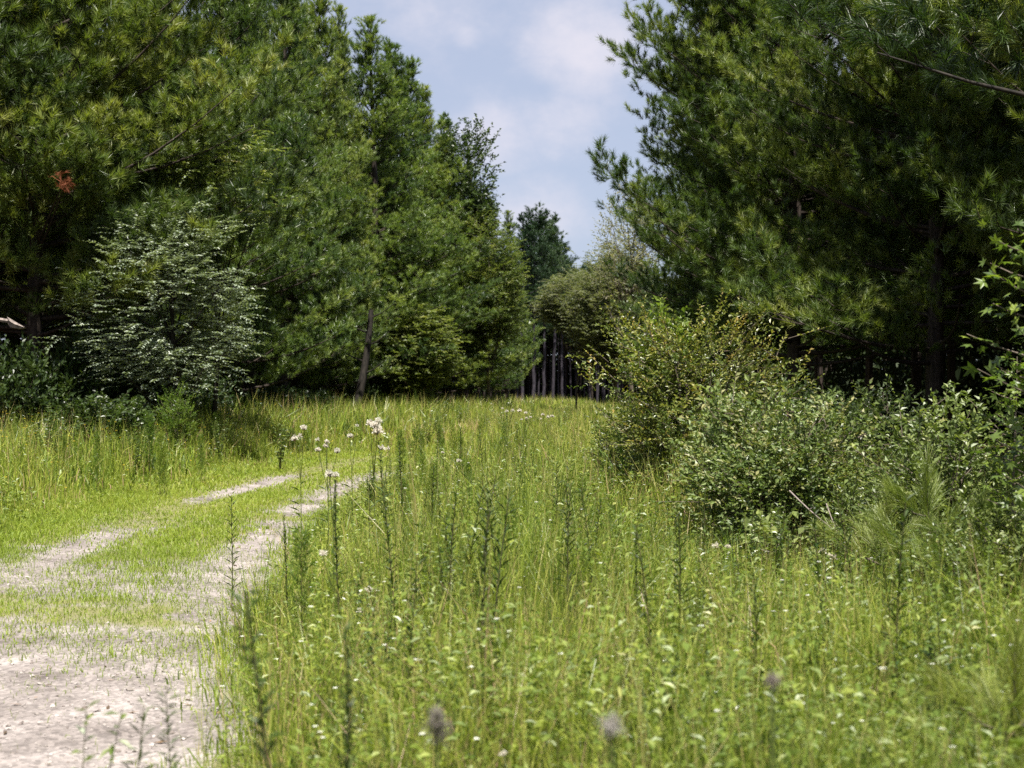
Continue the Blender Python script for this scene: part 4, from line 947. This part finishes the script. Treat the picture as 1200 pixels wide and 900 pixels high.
# thistles with fluffy seed heads
def thistle(label, base_px, d, heads, size=.031, group=None, leafs=8):
    X = at(base_px, d); z = float(zg(X, d)); rg = np.random.default_rng(int(base_px * 7 + d * 13))
    e = thing('thistle', label, 'thistle', (X, d, z), 0, 1, group)
    H = [np.array([at(hx, d) - X, rg.normal() * .08, top(hy, d) - z]) for hx, hy in heads]
    zmin = min(h[2] for h in H)
    st = MB(); st.tube(np.array([[0, 0, -.03], [.01, 0, zmin * .4], [0, .02, zmin * .75]]), [.006, .005, .004], 5, .9)
    for h in H:
        st.tube(np.stack([[0, .02, zmin * .7], [h[0] * .5, h[1] * .5, zmin * .85], h - np.array([0, 0, .03])]), [.0032, .0028, .0025], 4, .95)
    n = leafs; a = rg.random(n) * 6.28; P = np.stack([np.zeros(n), np.zeros(n), zmin * (.1 + .6 * rg.random(n))], -1)
    obj('stem', st.mesh('thistle_stem', M['weed'], True), e)
    lf = MB(); leaves(lf, P, np.stack([np.cos(a), np.sin(a), .6 * np.ones(n)], -1), np.tile([0, 0, 1.], (n, 1)), .1 + .06 * rg.random(n), .025, np.full(n, .5), rg)
    obj('foliage', lf.mesh('thistle_leaves', M['weed']), e)
    for h in H:
        s = size * (.55 + .55 * rg.random()); fl = MB(); k = 240
        dv = norm(rg.normal(size=(k, 3)) + np.array([0, -.1, .45])); dv[:, 2] = np.where(dv[:, 2] < -.35, -dv[:, 2], dv[:, 2])
        sd = norm(np.cross(dv, rg.normal(size=(k, 3)))) * s * .13
        c = np.tile(h, (k, 1)); tp = c + dv * (s * (.5 + .7 * rg.random(k)))[:, None] * (1 + .35 * np.sin(dv @ rg.normal(size=3) * 3))[:, None]
        V = np.stack([c, tp - sd, tp + sd], 1); fl.add(V, np.arange(3 * k).reshape(-1, 3), np.repeat(rg.random(k), 3))
        o = obj('seed_head', fl.mesh('seed_head', M['fluff']), e)
        b = MB(); b.tube(np.stack([h + [0, 0, -.6 * s], h + [0, 0, -.15 * s], h + [0, 0, .25 * s]]), [s * .15, s * .42, s * .12], 7, rg.random()); obj('bract', b.mesh('bract', M['bract'], True), o)
thistle('thistle with three white seed heads, leftmost over the trail', 352, 14, [(344, 515), (351, 511), (358, 502)])
thistle('thistle with four dark-centred seed heads, right of the leftmost thistle', 384, 13.5, [(372, 528), (382, 523), (394, 530), (371, 516), (383, 518)])
thistle('thistle with one white seed head, just left of the biggest seed head', 412, 15, [(410, 512), (418, 499)])
thistle('thistle with the biggest creamy seed head, before the dark left trees', 438, 12.5, [(434, 497), (440, 499), (444, 495), (441, 506)], .046)
thistle('thistle with a pair of seed heads low over the far rut, right of the rest', 450, 13, [(446, 526), (455, 526)])
thistle('thistle with two small brownish seed heads low over the gravel rut', 390, 10, [(388, 556), (393, 557)], .032)
thistle('far thistle with small white heads, leftmost before the far trunks', 594, 24, [(589, 479), (594, 482), (601, 481)])
thistle('far thistle with most white heads, middle before the far trunks', 613, 23, [(609, 482), (616, 484), (617, 490), (611, 492), (622, 489)])
thistle('far thistle with a row of white heads, rightmost before the far trunks', 642, 24, [(636, 486), (642, 489), (647, 488), (634, 491)])
thistle('thistle with two white heads just left of the rounded glossy bush foot', 845, 11.2, [(838, 640), (851, 640)], .03)
thistle('thistle with creamy heads in the grass below the rounded bush', 971, 10.6, [(966, 648), (974, 652), (980, 655)], .03)
thistle('small white-headed thistle in the left meadow, right of the tall thin stalk', 428, 8.2, [(430, 694), (424, 716), (380, 648)], .022)
thistle('near white-headed plant at the bottom left of the grey-headed stalk', 588, 4.3, [(590, 881)], .014)
thistle('single tiny white head in the middle meadow left of the herb patch', 522, 14, [(520, 530), (538, 540)], .025)
thistle('pale seed head above the white-glinting herb patch', 684, 9.0, [(684, 687), (692, 700)], .024)
# near blurred grey head, mauve fuzzy heads
def fuzzy(label, xp, d, yt, s, mat, lean=0., name='dry_flower', sy=1.):
    X = at(xp, d); z = float(zg(X, d)); h = top(yt, d) - z; rg = np.random.default_rng(int(xp))
    e = thing(name, label, 'dry flower', (X, d, z))
    st = MB(); st.tube(np.array([[lean, 0, -.02], [lean * .5, 0, h * .5], [0, 0, h]]), [.006, .005, .004], 5, .9); obj('stem', st.mesh('dry_stem', M['weed'], True), e)
    fl = MB(); k = 260; c = np.array([0, 0, h]) + rg.normal(size=(k, 3)) * s * np.array([.35, .35, .35 * sy]); dv = norm(rg.normal(size=(k, 3)) + [0, 0, .4]); sd = norm(np.cross(dv, rg.normal(size=(k, 3)))) * s * .1
    V = np.stack([c, c + dv * s * .45 - sd, c + dv * s * .45 + sd], 1); fl.add(V, np.arange(3 * k).reshape(-1, 3), np.repeat(rg.random(k), 3)); obj('flower_head', fl.mesh('dry_head', M[mat]), e)
fuzzy('blurred near flower stalk with a pale grey head at the bottom middle', 716, 2.1, 850, .018, 'mauve_pale', .06)
fuzzy('blurred mauve-grey flower head near the camera, right of the pale grey one', 905, 2.4, 797, .014, 'mauve')
fuzzy('blurred fuzzy mauve plume at the bottom, left of centre', 512, 2.6, 850, .026, 'mauve', .02, sy=1.8)
# white-flowered shrub at the left edge
d = 33
X = at(48, d); ms = herb_mesh(141, top(497, d) - float(zg(X, d)), .8, n=12, ln=.14, wd=.05, tint=.5)
fl = MB(); k = 50; P = np.stack([rng.normal(size=k) * .24, rng.normal(size=k) * .15, top(505, d) - float(zg(X, d)) + rng.normal(size=k) * .1], -1)
for s_ in range(5):
    a = s_ * 1.256 + rng.random(k); leaves(fl, P, np.stack([np.cos(a), np.sin(a), np.full(k, .3)], -1), np.tile([0, -.4, 1.], (k, 1)), .07, .035, rng.random(k))
leafy('flowering_shrub', ms, 'white-flowered shrub at the far left before the dark wood', 'shrub', X, d, 0, extra=(('blossom', fl.mesh('blossom', M['white_bloom'])),))

# ------------------------------------------------------------------ air
if HAZE:
    hz = MB(); A_, B_ = np.array([-120., -40., -3.]), np.array([160., 330., 32.])
    c8 = np.array([[i, j, k] for i in (0, 1) for j in (0, 1) for k in (0, 1)]); c8 = A_ + (B_ - A_) * c8
    hz.add(c8, [[0, 1, 3], [0, 3, 2], [4, 6, 7], [4, 7, 5], [0, 4, 5], [0, 5, 1], [2, 3, 7], [2, 7, 6], [0, 2, 6], [0, 6, 4], [1, 5, 7], [1, 7, 3]])
    hm_, nt, N, L = new_mat('summer_haze'); pv = N.new('ShaderNodeVolumePrincipled'); pv.inputs['Density'].default_value = HAZE; pv.inputs['Color'].default_value = (.78, .86, 1, 1); pv.inputs['Anisotropy'].default_value = .3
    o = N.new('ShaderNodeOutputMaterial'); L.new(pv.outputs[0], o.inputs['Volume'])
    tag(obj('haze', hz.mesh('haze', hm_)), 'thin bluish summer haze in the air over the far trees', 'haze', kind='stuff')

# ------------------------------------------------------------------ sky, sun, camera
EL, AZ = R(67), R(8)          # sun height; direction: behind the camera, AZ to the right of straight behind
sv = np.array([math.sin(AZ) * math.cos(EL), -math.cos(AZ) * math.cos(EL), math.sin(EL)])
sun = bpy.data.lights.new('sun', 'SUN'); sun.energy = 5.0; sun.angle = R(.53); sun.color = (1, .95, .87)
so = bpy.data.objects.new('sun', sun); COL.objects.link(so)
from mathutils import Vector
so.rotation_euler = Vector(sv).to_track_quat('Z', 'Y').to_euler(); so.location = (0, 0, 60)

w = bpy.data.worlds.new('World'); S.world = w; w.use_nodes = True
nt = w.node_tree; N = nt.nodes; L = nt.links; N.clear()
sky = N.new('ShaderNodeTexSky'); sky.sky_type = 'NISHITA'; sky.sun_disc = False; sky.sun_elevation = EL
sky.sun_rotation = math.atan2(sv[0], sv[1]); sky.air_density = 1.0; sky.dust_density = 1.2; sky.ozone_density = 2.5
tc = N.new('ShaderNodeTexCoord')
mp = N.new('ShaderNodeMapping'); mp.inputs['Scale'].default_value = (1, 1, 1.5); L.new(tc.outputs['Generated'], mp.inputs[0])
def blob(px, py, rad, sy=1.0):
    """soft cloud bank around one direction of the sky"""
    v = norm(np.array([(px - 600) / F, 1., (HZ - py) / F]))
    sb = N.new('ShaderNodeVectorMath'); sb.operation = 'SUBTRACT'; sb.inputs[1].default_value = v; L.new(tc.outputs['Generated'], sb.inputs[0])
    ml = N.new('ShaderNodeVectorMath'); ml.operation = 'MULTIPLY'; ml.inputs[1].default_value = (1, 1, sy); L.new(sb.outputs[0], ml.inputs[0])
    le = N.new('ShaderNodeVectorMath'); le.operation = 'LENGTH'; L.new(ml.outputs[0], le.inputs[0])
    mr = N.new('ShaderNodeMapRange'); mr.interpolation_type = 'SMOOTHSTEP'; mr.inputs['From Min'].default_value = 0; mr.inputs['From Max'].default_value = rad / F; mr.inputs['To Min'].default_value = 1; mr.inputs['To Max'].default_value = 0
    L.new(le.outputs['Value'], mr.inputs[0]); return mr.outputs[0]
def math_(op, a, b):
    n_ = N.new('ShaderNodeMath'); n_.operation = op
    for i, q in enumerate((a, b)):
        if isinstance(q, (int, float)): n_.inputs[i].default_value = q
        else: L.new(q, n_.inputs[i])
    return n_.outputs[0]
no = N.new('ShaderNodeTexNoise'); no.inputs['Scale'].default_value = 7; no.inputs['Detail'].default_value = 6; no.inputs['Roughness'].default_value = .55; L.new(mp.outputs[0], no.inputs[0])
no2 = N.new('ShaderNodeTexNoise'); no2.inputs['Scale'].default_value = 26; no2.inputs['Detail'].default_value = 7; no2.inputs['Roughness'].default_value = .6; L.new(mp.outputs[0], no2.inputs[0])
b = None
for px, py, rad, sy, amp in [(690, 55, 125, 1.3, .95), (575, 158, 95, 1.2, .8), (650, 140, 110, 1.6, .6), (625, 245, 130, 2., .65), (548, 42, 34, 1.2, .5), (480, 10, 200, 2.5, .4), (900, 60, 200, 1, .5), (300, 60, 200, 1, .5)]:
    q = math_('MULTIPLY', blob(px, py, rad, sy), amp); b = q if b is None else math_('MAXIMUM', b, q)
den = math_('ADD', math_('MULTIPLY', b, 1.0), math_('MULTIPLY', math_('SUBTRACT', no2.outputs[0], .5), 1.1))
den = math_('ADD', den, math_('MULTIPLY', math_('SUBTRACT', no.outputs[0], .5), .5))
mr = N.new('ShaderNodeMapRange'); mr.interpolation_type = 'SMOOTHSTEP'; mr.inputs['From Min'].default_value = .0; mr.inputs['From Max'].default_value = 1.15; mr.inputs['To Min'].default_value = .0; mr.inputs['To Max'].default_value = .9
L.new(den, mr.inputs[0])
veil = N.new('ShaderNodeMix'); veil.data_type = 'RGBA'; veil.inputs[0].default_value = .7; L.new(sky.outputs[0], veil.inputs[6]); veil.inputs[7].default_value = (4.4, 4.8, 6.1, 1)
cm = N.new('ShaderNodeMix'); cm.data_type = 'RGBA'; L.new(mr.outputs[0], cm.inputs[0]); L.new(veil.outputs[2], cm.inputs[6]); cm.inputs[7].default_value = (6.3, 6.1, 6.8, 1)
bg = N.new('ShaderNodeBackground'); bg.inputs['Strength'].default_value = .052; L.new(cm.outputs[2], bg.inputs[0])
ow = N.new('ShaderNodeOutputWorld'); L.new(bg.outputs[0], ow.inputs[0])

cam = bpy.data.cameras.new('camera'); co = bpy.data.objects.new('camera', cam); COL.objects.link(co)
cam.lens = 50.01; cam.sensor_width = 36; cam.clip_end = 6000; cam.clip_start = .1
co.location = (0, 0, CAMZ); co.rotation_euler = (R(90) + math.atan(15 / F), 0, 0)
cam.dof.use_dof = True; cam.dof.focus_distance = 17.0; cam.dof.aperture_fstop = 3.2
S.camera = co
S.render.engine = 'CYCLES'
cy = S.cycles
cy.max_bounces = 7; cy.diffuse_bounces = 3; cy.glossy_bounces = 2; cy.transmission_bounces = 4; cy.transparent_max_bounces = 4
cy.sample_clamp_indirect = 4; cy.sample_clamp_direct = 12; cy.caustics_reflective = False; cy.caustics_refractive = False
cy.use_denoising = False; cy.denoiser = 'OPENIMAGEDENOISE'; cy.use_adaptive_sampling = True; cy.adaptive_threshold = .01
S.view_settings.view_transform = 'Standard'; S.view_settings.look = 'None'; S.view_settings.exposure = 1.35; S.view_settings.gamma = 1
